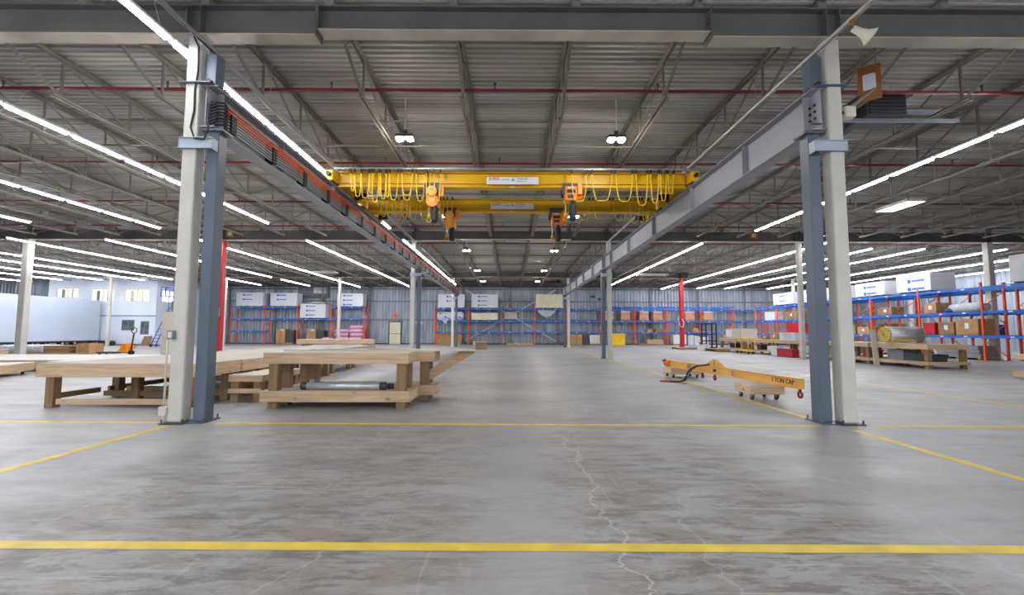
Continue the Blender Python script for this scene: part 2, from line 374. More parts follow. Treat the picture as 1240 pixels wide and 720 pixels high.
# ------------------------------------------------------------------ roof framing
JOINT = 2.87
BY = [6.42, 21.42, 36.42]
def beam(p0, p1, h, w): return MB().ibeam(p0, p1, h, w, .02, .014)
zb = 5.55
for bi, y in enumerate(BY):
    for (a, b, lift) in ((XL, -JOINT-.01, 0), (-JOINT+.01, JOINT-.01, .075), (JOINT+.01, XR, 0)):
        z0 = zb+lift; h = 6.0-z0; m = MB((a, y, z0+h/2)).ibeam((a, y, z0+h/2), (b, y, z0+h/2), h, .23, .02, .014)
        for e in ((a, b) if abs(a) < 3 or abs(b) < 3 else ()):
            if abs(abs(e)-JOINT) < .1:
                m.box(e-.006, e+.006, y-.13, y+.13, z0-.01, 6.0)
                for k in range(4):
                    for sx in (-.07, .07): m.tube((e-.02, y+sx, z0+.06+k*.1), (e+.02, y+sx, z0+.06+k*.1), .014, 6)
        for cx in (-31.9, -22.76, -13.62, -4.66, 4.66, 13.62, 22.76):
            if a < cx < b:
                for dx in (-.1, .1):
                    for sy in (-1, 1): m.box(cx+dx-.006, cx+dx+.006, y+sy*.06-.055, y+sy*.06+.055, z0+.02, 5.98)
        rb = struct(m.build('roof_beam', 'beamweb')); MB((a, y, z0+h/2)).box(a+.01, b-.01, y-.116, y+.116, z0-.006, z0+.012).build('bottom_flange', 'beam', rb)  # dark grey beam, lighter beige strip over its bottom flange
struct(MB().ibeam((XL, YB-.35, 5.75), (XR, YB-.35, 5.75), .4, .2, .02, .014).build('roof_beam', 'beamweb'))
def joist_mesh(L):
    m = MB(); zt0, zt1 = 6.15, 6.22; zb0, zb1 = 5.46, 5.52; g = .022
    for s in (-1, 1):
        m.box(s*g-.003, s*g+.003, -.05, L+.05, zt0, zt1); m.box(min(s*g, s*(g+.045)), max(s*g, s*(g+.045)), -.05, L+.05, zt1-.007, zt1)
        m.box(s*g-.003, s*g+.003, 1.45, L-1.45, zb0, zb1); m.box(min(s*g, s*(g+.045)), max(s*g, s*(g+.045)), 1.45, L-1.45, zb0, zb0+.007)
    n = max(2, int(round((L-3.2)/1.475))); p = (L-3.2)/n
    # bearing seats
    for y in (.0, L): m.box(-.06, .06, y-.08 if y else -.02, y+.02 if y else .1, 6.0, 6.16)
    for e in (0, 1):
        ya, yb_ = (.12, 1.6) if e == 0 else (L-.12, L-1.6)
        for s in (-1, 1): m.bar((s*.012, ya, 6.15), (s*.012, yb_, 5.5), .016, .03, (1, 0, 0))
    for i in range(n+1):
        y = 1.6+i*p
        m.bar((0, y, 5.5), (0, y, 6.17), .036, .036, (1, 0, 0))
        if i < n:
            if i < n/2: m.bar((0, y+.05, 6.17), (0, y+p-.03, 5.5), .03, .03, (1, 0, 0))
            else: m.bar((0, y+.03, 5.5), (0, y+p-.05, 6.17), .03, .03, (1, 0, 0))
    for y in (1.6+p*.5, L-1.6-p*.5): m.box(-.03, .03, y-.02, y+.02, zb0, zb1)
    return m
j1 = joist_mesh(15.).build('roof_joist', 'joist'); j3 = joist_mesh(YB-.35-36.42).build('roof_joist', 'joist')
struct(j1); struct(j3)
first = {0: True, 1: True}
for k in range(-25, 18):
    x = .914+1.829*k
    for bi, y in enumerate(BY):
        src = j1 if bi < 2 else j3
        key = 0 if bi < 2 else 1
        if first[key]: o = src; first[key] = False
        else: o = src.copy(); COL.objects.link(o)
        o.location = (x, y, 0)
for bi, y0 in enumerate(BY):
    for dy in ((3.85, 7.5, 11.15) if bi < 2 else (4.,)):
        struct(MB().bar((XL, y0+dy, 5.535), (XR, y0+dy, 5.535), .03, .03).build('joist_bridging', 'joist'))
        struct(MB().bar((XL, y0+dy, 6.13), (XR, y0+dy, 6.13), .03, .03).build('joist_bridging', 'joist'))
# sprinkler pipes across the joists
for i, y in enumerate([8.2, 11.9, 15.6, 19.3, 23., 26.7, 30.4, 34.1, 37.8, 41.5]):
    t = thing('sprinkler_pipe', 'dark red sprinkler pipe crossing the joists, %s from the camera' % ORD[i], 'pipe', (0, y, 5.75), 0, 'red sprinkler pipes under the deck')
    MB((0, y, 5.75)).tube((XL+.1, y, 5.75), (XR-.1, y, 5.75), .03, 10).build('pipe_run', 'pipe_red', t, True)
    hd = None
    for k in range(-12, 10):
        x = -.35+k*3.05
        if hd is None:
            m = MB((x, y, 5.75)); m.tube((x, y, 5.75), (x, y, 5.87), .014, 6).tube((x, y, 5.87), (x, y, 5.9), .025, 8)
            hd = m.build('sprinkler_head', 'dkgrey', t); hd.location = (x, 0, 0)
        else:
            h2 = hd.copy(); COL.objects.link(h2); h2.parent = t; h2.location = (x, 0, 0)
        hd = hd

# ------------------------------------------------------------------ columns
CW = .205
def column(x, y, label, mat='beige', w=CW, top=None, group='building columns', front=False):
    top = top or zb
    t = thing('steel_column', label, 'column', (x, y, 0), 0, group)
    MB().rbox(-w/2, w/2, -w/2, w/2, 0.015, top-.012, .03).build('shaft', mat, t)
    m = MB().box(-w/2-.06, w/2+.06, -w/2-.05, w/2+.05, 0, .018)
    for sx in (-1, 1):
        for sy in (-1, 1): m.tube((sx*(w/2+.035), sy*(w/2+.025), .018), (sx*(w/2+.035), sy*(w/2+.025), .07), .013, 6)
    m.build('base_plate', 'dkgrey' if front else mat, t)
    MB().box(-w/2-.05, w/2+.05, -w/2-.02, w/2+.02, top-.013, top).build('cap_plate', 'beam', t)
    return t
def place(i): return ['', 'second row back', 'third row back, near the far wall'][i]
cl = column(-4.63, 6.42, 'white steel column beside the left blue crane column, nearest the camera', front=True)
cr = column(4.63, 6.42, 'white steel column beside the right blue crane column, nearest the camera', front=True)
for i in (1, 2):
    for s, nm in ((-1, 'left'), (1, 'right')):
        column(s*4.63, BY[i], 'white column against the %s row of blue crane columns, %s' % (nm, place(i)))
column(-13.7, 21.42, 'red painted column behind the front left white column', 'pipe_red2', .3)
column(-13.7, 36.42, 'slim white column in front of the stacked pink bags')
column(-22.86, 21.42, 'big white column standing before the white trailer side', w=.3)
column(-22.86, 36.42, 'white column beside the red column, at the left end of the far rack')
column(-32., 36.42, 'white column standing before the lit windows of the white office')
column(-41.1, 36.42, 'white column at the far left edge, rising above the trailer')
column(13.7, 21.42, 'white column standing by the workbench end with the red bin')
rc = column(13.7, 36.42, 'bright red column standing before the far right rack', 'pipe_red2', .3)
m = MB().path([(-.25, -.2, 2.5), (-.35, -.2, 2.2), (-.2, -.2, 1.7), (0, -.2, 1.6), (.1, -.2, 2.), (-.05, -.2, 2.3)], .03); m.build('hose', 'wrap', rc, True)
column(22.76, 21.42, 'white column rising between the two rows of the right rack', w=.28)
column(22.76, 36.42, 'white column rising through the far end of the right rack')
column(32.2, 36.42, 'white column far back by the right wall, behind the racks')
# conduit, switch and cable on the left front column
m = MB(); m.tube((-.13, -.115, .22), (-.13, -.115, 1.15), .014, 8).tube((-.13, -.115, 0), (-.13, -.115, .13), .02, 8); m.build('conduit', 'beige', cl, True)
m = MB(); m.rbox(-.18, -.08, -.15, -.06, .12, .24, .008); m.build('junction_box', 'beige', cl)
m = MB(); m.rbox(-.115, -.025, -.165, -.1, 1.15, 1.27, .01); sw = m.build('switch_box', 'grey', cl); MB().box(-.095, -.045, -.17, -.163, 1.17, 1.25).build('switch_plate', 'white', sw)
m = MB(); m.path([(-.0, -.12, 5.5), (.07, -.115, 5.35), (.08, -.115, 5.0), (.05, -.115, 4.7), (.06, -.12, 4.4), (.02, -.12, 4.15), (.1, -.14, 3.98), (.25, -.16, 3.96), (.3, -.16, 4.1), (.27, -.14, 4.3)], .012); m.build('cable', 'black', cl, True)
# crane columns, slate blue
GZ0, GZ1 = 4.19, 4.81
GX = 4.45
def crane_col(s, y, label):
    t = thing('crane_column', label, 'column', (s*4.36, y+.1, 0), 0, 'blue crane columns')
    MB().rbox(-.083, .083, -.1, .1, .015, GZ0-.045, .012).build('shaft', 'slate', t)
    m = MB().box(-.12, .12, -.2, .2, 0, .018)
    for sy in (-1, 1): m.tube((-s*.1, sy*.16, .018), (-s*.1, sy*.16, .075), .013, 6)
    m.build('base_plate', 'slate', t)
    MB().box(-.15, .15, -.14, .14, GZ0-.045, GZ0-.012).build('bearing_plate', 'slate', t)
    # strap angle round the white column
    x0, x1 = (-.3, .07) if s < 0 else (-.07, .3)
    if x0 > -.1: x0, x1 = -.07, .4
    else: x0, x1 = -.4, .07
    m = MB().box(x0, x1, -.225, -.212, 3.84, 4.0).box(x0, x1, -.255, -.212, 3.99, 4.0).box(x0, x1, -.255, -.212, 3.84, 3.85)
    e = x1 if s < 0 else x0
    m.box(e-.006, e+.006, -.225, .1, 3.84, 4.0)
    e = x0 if s < 0 else x1
    m.box(e-.006, e+.006, -.225, .1, 3.84, 4.0)
    m.build('strap', 'strap', t)
    return t
for i, y in enumerate(BY):
    for s, nm in ((-1, 'left'), (1, 'right')):
        crane_col(s, y, ['slate blue crane column bolted beside the front %s white column' % nm, 'blue crane column under the middle of the %s runway girder' % nm,
                         'blue crane column under the far end of the %s runway girder' % nm][i])
# runway girders
def girder(s, label):
    t = thing('runway_girder', label, 'crane girder', (s*GX, 6.4, GZ0), 0, 'crane runway girders')
    O = (s*GX, 6.4, GZ0); x = s*GX; y0, y1 = 6.36, 38.2
    m = MB(O); m.ibeam((x, y0, (GZ0+GZ1)/2), (x, y1, (GZ0+GZ1)/2), GZ1-GZ0, .26, .018, .012)
    for y in (6.6, 8.4, 10.9, 13.9, 16.9, 19.9, 21.3, 21.6, 24.4, 27.4, 30.4, 33.4, 36.4):
        for q in (-1, 1): m.box(x+q*.06-.05, x+q*.06+.05, y-.006, y+.006, GZ0+.018, GZ1-.018)
    m.build('girder', 'girder', t)
    m = MB(O); m.ibeam((x, y0+.05, GZ1+.03), (x, y1, GZ1+.03), .06, .05, .012, .02)
    m.build('crane_rail', 'dkgrey', t)
    m = MB(O)
    for i in range(26):
        y = 6.8+i*1.2
        for q in (-1, 1): m.box(x+q*.045-.015, x+q*.045+.015, y-.04, y+.04, GZ1, GZ1+.03)
    m.build('rail_clips', 'dkgrey', t)
    m = MB(O); m.rbox(x-.08-s*.02, x+.08-s*.02, 6.4, 6.6, GZ1, GZ1+.5, .012); m.build('end_stop', 'slate', t)
    m = MB(O); m.tube((x-s*.02, 6.36, GZ1+.06), (x-s*.02, 6.4, GZ1+.06), .04, 10); m.build('bumper', 'black', t)
    m = MB(O); m.box(x-.16, x+.16, 6.38, 6.5, GZ1+.0, GZ1+.012); w = s*.34
    m.box(min(x-s*.1, x+s*.34), max(x-s*.1, x+s*.34), 6.27, 6.57, GZ1-.005, GZ1+.012); m.build('tie_plate', 'slate', t)
    m = MB(O)
    for k in range(3):
        for q in (0, 1): m.tube((x-s*.005, 6.48+q*.1, GZ0+.22+k*.1), (x-s*.03, 6.48+q*.1, GZ0+.22+k*.1), .018, 8)
    m.build('splice_bolts', 'black', t)
    return t, O
gl, OL = girder(-1, 'grey crane runway girder on the left carrying orange conductor bars')
gr, OR = girder(1, 'plain grey crane runway girder on the right')
MB(OR).box(4.30, 4.44, 6.35, 6.37, 4.26, 4.28).build('stencil_mark', 'dkgrey', gr)
# conductor bars on the left girder's inner web
for k in range(8):
    z = 4.60-k*.047
    o = MB(OL).extr([(-.012, -.011), (.012, -.011), (.012, .011), (-.012, .011)], (-4.30, 6.55, z), (-4.30, 37.9, z)).build('conductor_bar', 'busbar' if k < 4 else 'grey', gl)
    o['label'] = 'orange conductor bar' if k < 4 else 'grey conductor bar'
m0 = None
for i in range(26):
    y = 6.75+i*1.22
    m = MB(); m.box(-.15, -.013, -.02, .02, -.37, .03)
    for k in range(2, 8): m.rbox(-.03, .035, -.07, .07, -k*.047-.021, -k*.047+.021, .006)
    if m0 is None: m0 = m.build('bar_hanger', 'black', gl); o = m0
    else: o = m0.copy(); COL.objects.link(o); o.parent = gl
    o.location = (-4.30+GX, y-6.4, 4.60-GZ0)
# bundle of feed cables at the near end
m = MB(OL)
for k in range(8):
    z = 4.60-k*.047
    m.path([(-4.3, 6.62, z), (-4.27, 6.5, z+.01), (-4.33, 6.40, z-.03), (-4.40, 6.38, z-.08)], .016)
m.build('feed_cables', 'black', gl, True)
# unistrut channels by the columns
for s, nm in ((-1, 'left'), (1, 'right')):
    t = thing('strut_channel', 'long slotted steel channel running past the top of the %s front column' % nm, 'channel', (s*4.42, 4.2, 5.36), 0, 'hung channels')
    mb = MB((s*4.42, 4.2, 5.36)); x = s*4.42
    for q in (-1, 1): mb.box(x+q*.022-.004, x+q*.022+.004, 4.2, 20.8, 5.34, 5.385)
    mb.box(x-.025, x+.025, 4.2, 20.8, 5.381, 5.386).build('channel', 'galv' if s < 0 else 'beige', t)
    for y in (4.9, 8., 10.3, 12.6, 15., 17.5, 19.8): MB((s*4.42, 4.2, 5.36)).tube((x, y, 5.38), (x, y, ZD+.01), .006, 6).build('hanger_rod', 'galv', t)

# ------------------------------------------------------------------ bridge cranes
def sag(x0, z0, x1, z1, y, drop, n=12):
    out = []
    for i in range(n+1):
        u = i/n; q = 1-abs(2*u-1)**2.6
        e = .5-.5*math.cos(PI*u); uu = u*.65+e*.35
        uu = u+.0*(e)
        # hang nearly straight down at both ends
        w = (math.copysign(abs(2*u-1)**.55, 2*u-1)+1)/2
        out.append((x0+(x1-x0)*w, y+.02*math.sin(PI*u), z0+(z1-z0)*u-drop*q))
    return out
def crane(y, label, loopsL, loopsR, where):
    O = (0, y, 4.87); t = thing('bridge_crane', label, 'crane', O, 0, 'yellow bridge cranes')
    zt, z0 = 5.19, 4.80; zc = (zt+z0)/2
    m = MB(O); m.ibeam((-4.3, y, zc), (4.3, y, zc), zt-z0, .25, .02, .012)
    m.box(-4.3, 4.3, y-.06, y+.06, z0+.115, z0+.135)
    m.build('bridge_girder', 'cranel', t)
    for s in (-1, 1):
        x = s*GX; m = MB(O); m.rbox(x-.1, x+.1, y-.3, y+1.75, GZ1+.1, GZ1+.36, .012)
        e = m.build('end_truck', 'cranel', t)
        for yy in (y-.1, y+1.55):
            w = MB(O); w.tube((x-.05, yy, GZ1+.14), (x+.05, yy, GZ1+.14), .078, 16); w.build('wheel', 'dkgrey', e)
        for yy, sg in ((y-.3, -1), (y+1.75, 1)):
            w = MB(O); w.tube((x, yy, GZ1+.25), (x, yy+sg*.08, GZ1+.25), .05, 12); w.build('bumper', 'black', e)
        w = MB(O); w.tube((x-s*.12, y+1.35, GZ1+.2), (x-s*.38, y+1.35, GZ1+.2), .09, 14).rbox(x-s*.12-.06, x-s*.12+.06, y+1.25, y+1.45, GZ1+.1, GZ1+.3); w.build('drive_motor', 'black', e)
        g = MB(O); g.add([(x-s*.1, y-.12, z0), (x-s*.1, y+.12, z0), (x-s*.8, y+.12, z0), (x-s*.8, y-.12, z0), (x-s*.1, y-.3, z0-.02), (x-s*.1, y+.9, z0-.02), (x-s*.1, y+.9, z0), (x-s*.8, y+.12, z0-.02)],
              [(0, 3, 2, 1)]); g.box(min(x-s*.1, x-s*.5), max(x-s*.1, x-s*.5), y+.1, y+.7, z0+.1, z0+.12); g.build('gusset', 'cranel', t)
    # festoon rail and trolleys
    yr = y-.26; m = MB(O); m.box(-4.35, 4.35, yr-.025, yr+.025, 5.19, 5.23)
    for x in (-4., -2.6, -1.3, 0., 1.3, 2.6, 4.): m.box(x-.02, x+.02, yr, y+.1, 5.19, 5.205)
    m.build('festoon_rail', 'galv', t)
    tr = None
    for loops, nm in ((loopsL, 'l'), (loopsR, 'r')):
        m = MB(O); xs = set()
        for a, b, d in loops:
            m.path(sag(a, 5.11, b, 5.11, yr, d, 16), .012, 6)
            xs.add(round(a, 2)); xs.add(round(b, 2))
        m.build('festoon_cable', 'cable', t, True)
        for x in sorted(xs):
            if tr is None:
                tr = MB().box(-.018, .018, -.035, .035, -.045, .045).build('festoon_trolley', 'black', t); o = tr
            else: o = tr.copy(); COL.objects.link(o); o.parent = t
            o.location = (x, yr-y, 5.15-4.87)
    # nameplate
    m = MB(O); m.box(-.64, .64, y-.131, y-.124, 4.875, 5.055); sp = m.build('name_plate', 'white', t)
    rot = (PI/2, 0, 0)
    text('lettering', 'A', .115, 'black_print', sp, (-.59, -.133, .135), rot)
    text('lettering', 'PEK', .115, 'red_print', sp, (-.505, -.133, .135), rot)
    text('lettering', 'CRANE', .085, 'grey_print', sp, (.1, -.133, .14), rot)
    m = MB(O)
    m.box(-.28, -.08, y-.134, y-.131, 4.985, 4.995).box(.1, .34, y-.134, y-.131, 4.945, 4.953).box(-.03, .05, y-.134, y-.131, 4.965, 4.98).box(.008, .024, y-.134, y-.131, 4.965, 5.03).box(-.02, .01, y-.134, y-.131, 5.0, 5.01)
    m.build('emblem', 'black_print', sp)
    MB(O).box(-.07, .07, y-.128, y-.12, 4.80, 4.82).build('capacity_tag', 'white', t)
    return t
P2X = lambda px: (px-618)/551*10.75-.055
def L(spec): return [(P2X(a), P2X(b), (bt-207)/551*10.75*1.0) for a, b, bt in spec]
LL = L([(419, 424, 230), (424, 432, 237), (432, 442, 239), (442, 447, 233), (445, 454, 244), (454, 456, 236), (456, 463, 240), (463, 467, 238), (467, 478, 241), (482, 496, 235), (482.5, 495.5, 241.5), (500.5, 511, 243), (513, 518, 241), (523, 531, 242.5)])
LR = L([(694, 714, 242), (719.7, 745, 241.5), (749.5, 771, 242), (775, 789.7, 247), (793.5, 803.5, 244), (805.5, 813, 241), (815, 822, 232)])
crane(11.1, 'nearer yellow bridge crane, spanning the two runway girders with hanging yellow cables', LL, LR, 'near')
LL2 = [(a*1.0, b*1.0, d*.85) for a, b, d in LL if b < -1.7]
LR2 = [(a+.45, b+.45, d*.85) for a, b, d in LR if b < 3.6]
crane(13.38, 'farther yellow bridge crane, partly behind the nearer one', LL2, LR2, 'far')
def hoist(x, y, label, lowered=.0, style='round'):
    O = (x, y, 4.8); t = thing('chain_hoist', label, 'hoist', O, 0, 'orange electric chain hoists')
    m = MB(O)
    for q in (-1, 1):
        m.box(x-.2, x+.2, y+q*.155-.008, y+q*.155+.008, 4.62, 4.9)
        for dx in (-.12, .12): m.tube((x+dx, y+q*.15, 4.86), (x+dx, y+q*.07, 4.86), .045, 12)
    m.tube((x-.1, y-.16, 4.68), (x-.1, y+.16, 4.68), .02, 8).tube((x+.1, y-.16, 4.68), (x+.1, y+.16, 4.68), .02, 8)
    m.build('trolley', 'dkgrey', t)
    zc = 4.5-lowered; yb = y-.02
    if style == 'round':
        m = MB(O); m.tube((x, yb-.24, zc+.17), (x, yb+.2, zc+.17), .125, 18).tube((x+.01, yb-.2, zc-.06), (x+.01, yb+.22, zc-.06), .15, 18).rbox(x-.13, x+.14, yb-.1, yb+.16, zc-.18, zc+.25, .03); m.rbox(x-.05, x+.05, yb-.05, yb+.05, zc+.1, 4.74, .01)
        hb_ = m.build('hoist_body', 'hoist', t)
        m = MB(O); m.tube((x, yb-.252, zc+.17), (x, yb-.238, zc+.17), .085, 16); m.build('motor_cover', 'fibre', hb_)
        m = MB(O); m.tube((x+.01, yb-.212, zc-.06), (x+.01, yb-.198, zc-.06), .07, 16); m.build('brake_cover', 'boom', hb_)
    else:
        m = MB(O); m.rbox(x-.13, x+.17, yb-.17, yb+.16, zc-.1, zc+.27, .03); m.rbox(x-.05, x+.05, yb-.05, yb+.05, zc+.1, 4.78, .01).tube((x+.02, yb, zc+.02), (x+.3, yb, zc+.02), .1, 16)
        hb_ = m.build('hoist_body', 'hoist', t)
        MB(O).rbox(x-.09, x+.12, yb-.182, yb-.166, zc+.09, zc+.17, .004).build('black_band', 'black', hb_)
        MB(O).rbox(x-.07, x+.1, yb-.182, yb-.166, zc-.04, zc+.05, .004).build('dark_plate', 'dkgrey', hb_)
        MB(O).box(x-.06, x+.08, yb-.176, yb-.168, zc+.2, zc+.24).build('label_plate', 'ivory', hb_)
    m = MB(O); m.rbox(x-.02, x+.14, y-.2, y+.02, zc-.58, zc-.16, .05); m.tube((x+.06, y-.1, zc-.16), (x+.06, y-.1, zc-.1), .05, 10); m.build('chain_bag', 'black', t)
    m = MB(O); m.path([(x-.1, y, zc-.12), (x-.1, y, zc-.36)], .012)
    m.build('chain', 'steel', t)
    m = MB(O); hz = zc-.4
    m.rbox(x-.14, x-.06, y-.035, y+.035, hz-.05, hz+.06, .015)
    pts = [(x-.1+.05*math.sin(a), y, hz-.1-.05*math.cos(a)) for a in [PI*k/8 for k in range(8, -7, -1)]]
    m.path(pts, .014); m.build('load_hook', 'cranel', t)
    m = MB(O); m.tube((x+.22, y-.02, zc+.4), (x+.22, y-.02, zc+.05), .01, 6).rbox(x+.17, x+.29, y-.2, y-.1, zc+.05, zc+.32, .01); m.build('control_box', 'hoist', t)
    return t
hoist(-1.97, 11.1, 'orange hoist with black chain bag on the nearer crane, left', 0)
hoist(1.42, 11.1, 'orange hoist with black chain bag on the nearer crane, right', -.06, 'box')
hoist(-1.84, 13.38, 'orange hoist on the farther crane, lower left behind the nearer crane', .0)
hoist(1.30, 13.38, 'orange hoist on the farther crane, right, below the girder', .0, 'box')

# ------------------------------------------------------------------ lights
FL = 1.24; PITCH = 1.3; ZL = 5.3
sl = thing('strip_light', '', 'strip light')
MB().extr([(-.07, .05), (-.04, .08), (.04, .08), (.07, .05), (.06, .02), (-.06, .02)], (0, -FL/2, 0), (0, FL/2, 0)).build('housing', 'white', sl)
MB().extr([(-.037, -.008), (-.025, -.018), (.025, -.018), (.037, -.008), (.042, .021), (-.042, .021)], (0, -FL/2+.06, 0), (0, FL/2-.06, 0)).build('tube_lens', 'lit', sl)
MB().path([(0, -.45, .085), (0, 0, ZD-ZL+.01), (0, .45, .085)], .004, 5).build('hanger_wire', 'galv', sl)
used = [False]
rows = [(-4.82, [(4.1, 17.8), (20., 39.5)], 'row above the left runway girder'),
        (-9.2, [(4.6, 17.), (20.5, 41.)], 'first row left of the crane bay'),
        (-13.95, [(7.6, 17.9), (20.5, 42.)], 'second row left of the crane bay'),
        (-18.15, [(10.4, 17.), (20.5, 34.4), (36.4, 41.)], 'third row left of the crane bay'),
        (-22.2, [(19.6, 31.5), (35., 40.4)], 'fourth row left of the crane bay'),
        (-26.8, [(20.6, 36.)], 'fifth row left of the crane bay'),
        (-29.6, [(20.6, 36.7)], 'sixth row left of the crane bay'),
        (-33., [(22., 36.7)], 'seventh row left of the crane bay'),
        (-36.2, [(24., 36.7)], 'eighth row left of the crane bay'),
        (-40.4, [(31., 38.4)], 'ninth row left of the crane bay'),
        (9.8, [(4.6, 18.)], 'front row right of the crane bay'),
        (8.75, [(20.7, 40.)], 'back row just right of the crane bay'),
        (14.3, [(19.9, 43.)], 'row passing over the red column at right'),
        (17.5, [(21.3, 42.5)], 'row right of the red column'),
        (20.1, [(21.5, 42.5)], 'second row right of the red column'),
        (24.1, [(21.5, 42.5)], 'row above the right rack'),
        (27.8, [(24., 38.)], 'row beyond the right rack'),
        (32., [(27., 37.)], 'row along the right wall')]
for x, segs, nm in rows:
    n = 0
    for si, (a, b) in enumerate(segs):
        k = int(round((b-a)/PITCH))
        for i in range(k):
            y = b-FL/2-(k-1-i)*PITCH
            lab = 'strip light, %s from the camera, %s' % (ORD[n], nm); n += 1
            grp = 'strip lights of the '+nm
            if not used[0]:
                used[0] = True; sl.location = (x, y, ZL); tag(sl, lab, None, grp)
            else:
                copy_tree(sl, (x, y, ZL), None, lab, grp)
for x in (-18.15, -13.95, -9.2, -4.82, 0., 4.82, 9.8, 14.3, 18.):  # unseen light runs added behind the camera to brighten the front columns
    a, b = YF+.6, -1.
    m = MB(((x), 0, ZL)); r = struct(m.extr([(-.09, .05), (-.05, .09), (.05, .09), (.09, .05), (.08, .02), (-.08, .02)], (x, a, ZL), (x, b, ZL)).build('added_light_run', 'white'))
    MB((x, 0, ZL)).extr([(-.062, -.012), (-.04, -.026), (.04, -.026), (.062, -.012), (.07, .021), (-.07, .021)], (x, a+.02, ZL), (x, b-.02, ZL)).build('lens', 'lit', r)
# high-bay lamps with two lenses
hb = thing('high_bay_lamp', '', 'lamp')
MB().rbox(-.19, .19, -.1, .1, .05, .12, .015).tube((0, 0, .12), (0, 0, .22), .05, 10).build('housing', 'dkgrey', hb)
for s in (-1, 1): MB().rbox(s*.11-.068, s*.11+.068, -.085, .085, .0, .055, .03).build('lens', 'flood', hb)
MB().tube((0, 0, .22), (0, 0, ZD-ZL+.02), .014, 8).build('stem', 'beige', hb)
hbs = [(-2.3, 9.4, 'first pair'), (2.2, 9.4, 'first pair'), (2.2, 15.9, 'second pair'), (-2.28, 15.9, 'second pair'), (-2.26, 22.8, 'third pair'), (2.18, 22.8, 'third pair'),
       (-2.26, 30.4, 'fourth pair'), (2.22, 30.4, 'fourth pair'), (-2.26, 37., 'farthest pair'), (2.2, 37., 'farthest pair')]
for i, (x, y, nm) in enumerate(hbs):
    lab = 'twin lens lamp over the crane bay, %s of the %s' % ('left' if x < 0 else 'right', nm)
    if i == 0: hb.location = (x, y, ZL); tag(hb, lab, None, 'twin lens lamps over the crane bay')
    else: copy_tree(hb, (x, y, ZL), None, lab, 'twin lens lamps over the crane bay')
def panel_light(x, y, w, d, mat, label, z=5.3):
    t = thing('panel_light', label, 'ceiling light', (x, y, z), 0)
    m = MB(); m.box(-w/2, w/2, -d/2, -d/2+.03, -.02, .06).box(-w/2, w/2, d/2-.03, d/2, -.02, .06).box(-w/2, -w/2+.03, -d/2, d/2, -.02, .06).box(w/2-.03, w/2, -d/2, d/2, -.02, .06).box(-w/2, w/2, -d/2, d/2, .05, .07)
    m.build('frame', 'beige', t); MB().box(-w/2+.03, w/2-.03, -d/2+.03, d/2-.03, -.01, .0).build('diffuser', mat, t)
    for sx in (-1, 1):
        for sy in (-1, 1): MB().tube((sx*w*.4, sy*d*.4, .06), (sx*w*.4, sy*d*.4, ZD-z+.01), .004, 5).build('hanger_wire', 'galv', t)
panel_light(12.45, 14.3, .6, 1.3, 'troff', 'lit square-edged panel light behind the right front column')
panel_light(-12.9, 31.5, 1.5, .9, 'cream', 'unlit pale panel light hung ahead of the left far racks')
panel_light(10.1, 32.3, 2.1, .9, 'cream', 'unlit pale panel light hung right of the crane bay')

# ------------------------------------------------------------------ things under the roof at right
t = thing('horn_speaker', 'white horn loudspeaker clamped to the channel by the right column', 'loudspeaker', (4.42, 5.66, 5.13))
m = MB(); pts = [(.04, 0.), (.045, .09), (.06, .16), (.1, .23), (.12, .25)]
def horn(m, o, d, prof, n=16):
    o = Vector(o); d = Vector(d).normalized(); a = d.cross(Vector((0, 0, 1))).normalized(); u = a.cross(d)
    vs = [o+d*h+(a*math.cos(2*PI*i/n)+u*math.sin(2*PI*i/n))*r for r, h in prof for i in range(n)]
    fs = [(j*n+i, j*n+(i+1) % n, (j+1)*n+(i+1) % n, (j+1)*n+i) for j in range(len(prof)-1) for i in range(n)]
    fs.append(tuple(range(n))); m.add(vs, fs)
horn(m, (0, 0, .1), (.7, -.1, -.45), pts+[(.11, .245), (.05, .15)]); m.build('horn', 'ivory', t, True)
m = MB(); m.tube((.02, 0, .1), (0, 0, .2), .014, 8).rbox(-.035, .035, -.03, .03, .185, .215, .005); m.build('clamp', 'brownboard', t)
t = thing('wall_speaker', 'small ivory box speaker mounted on the right front column', 'loudspeaker', (4.93, 6.45, 4.4))
MB().rbox(-.1, .06, -.06, .08, 0, .17, .02).build('case', 'ivory', t); MB().box(-.2, -.1, -.02, .02, .06, .1).build('bracket', 'black', t)
MB().bar((.02, .0, .17), (.75, .45, .7), .05, .03).build('strut', 'joist', t)
t = thing('unit_heater', 'dark grey unit heater hung under the joists beside the right column', 'heater', (7.2, 8.75, 5.42))
MB().rbox(-.4, .4, -.3, .3, 0, .5, .02).build('case', 'dkgrey', t)
m = MB()
for k in range(6): m.box(-.34, .34, -.33, -.3, .05+k*.07, .09+k*.07)
m.build('louvers', 'dkgrey', t)
for sx in (-1, 1): MB().tube((sx*.35, 0, .5), (sx*.35, 0, ZD-5.41), .008, 6).build('hanger_rod', 'galv', t)
MB().tube((.4, .1, .3), (1.4, .1, .3), .07, 12).build('flue', 'grey', t); MB().box(-1., 1.5, -.2, -.14, -.06, -.001).build('support_channel', 'galv', t)
t = thing('access_point_board', 'brown board with a white wireless unit hung from a joist', 'board', (6.15, 7.55, 5.26), R(-38))
MB().box(-.16, .16, 0, .02, 0, .62).build('board', 'brownboard', t)
MB().rbox(-.09, .09, -.05, 0, .18, .46, .03).build('wireless_unit', 'white', t)
for sx in (-.1, .1): MB().tube((sx, .01, .6), (sx, .01, ZD-5.25), .008, 6).build('hanger_rod', 'joist', t)

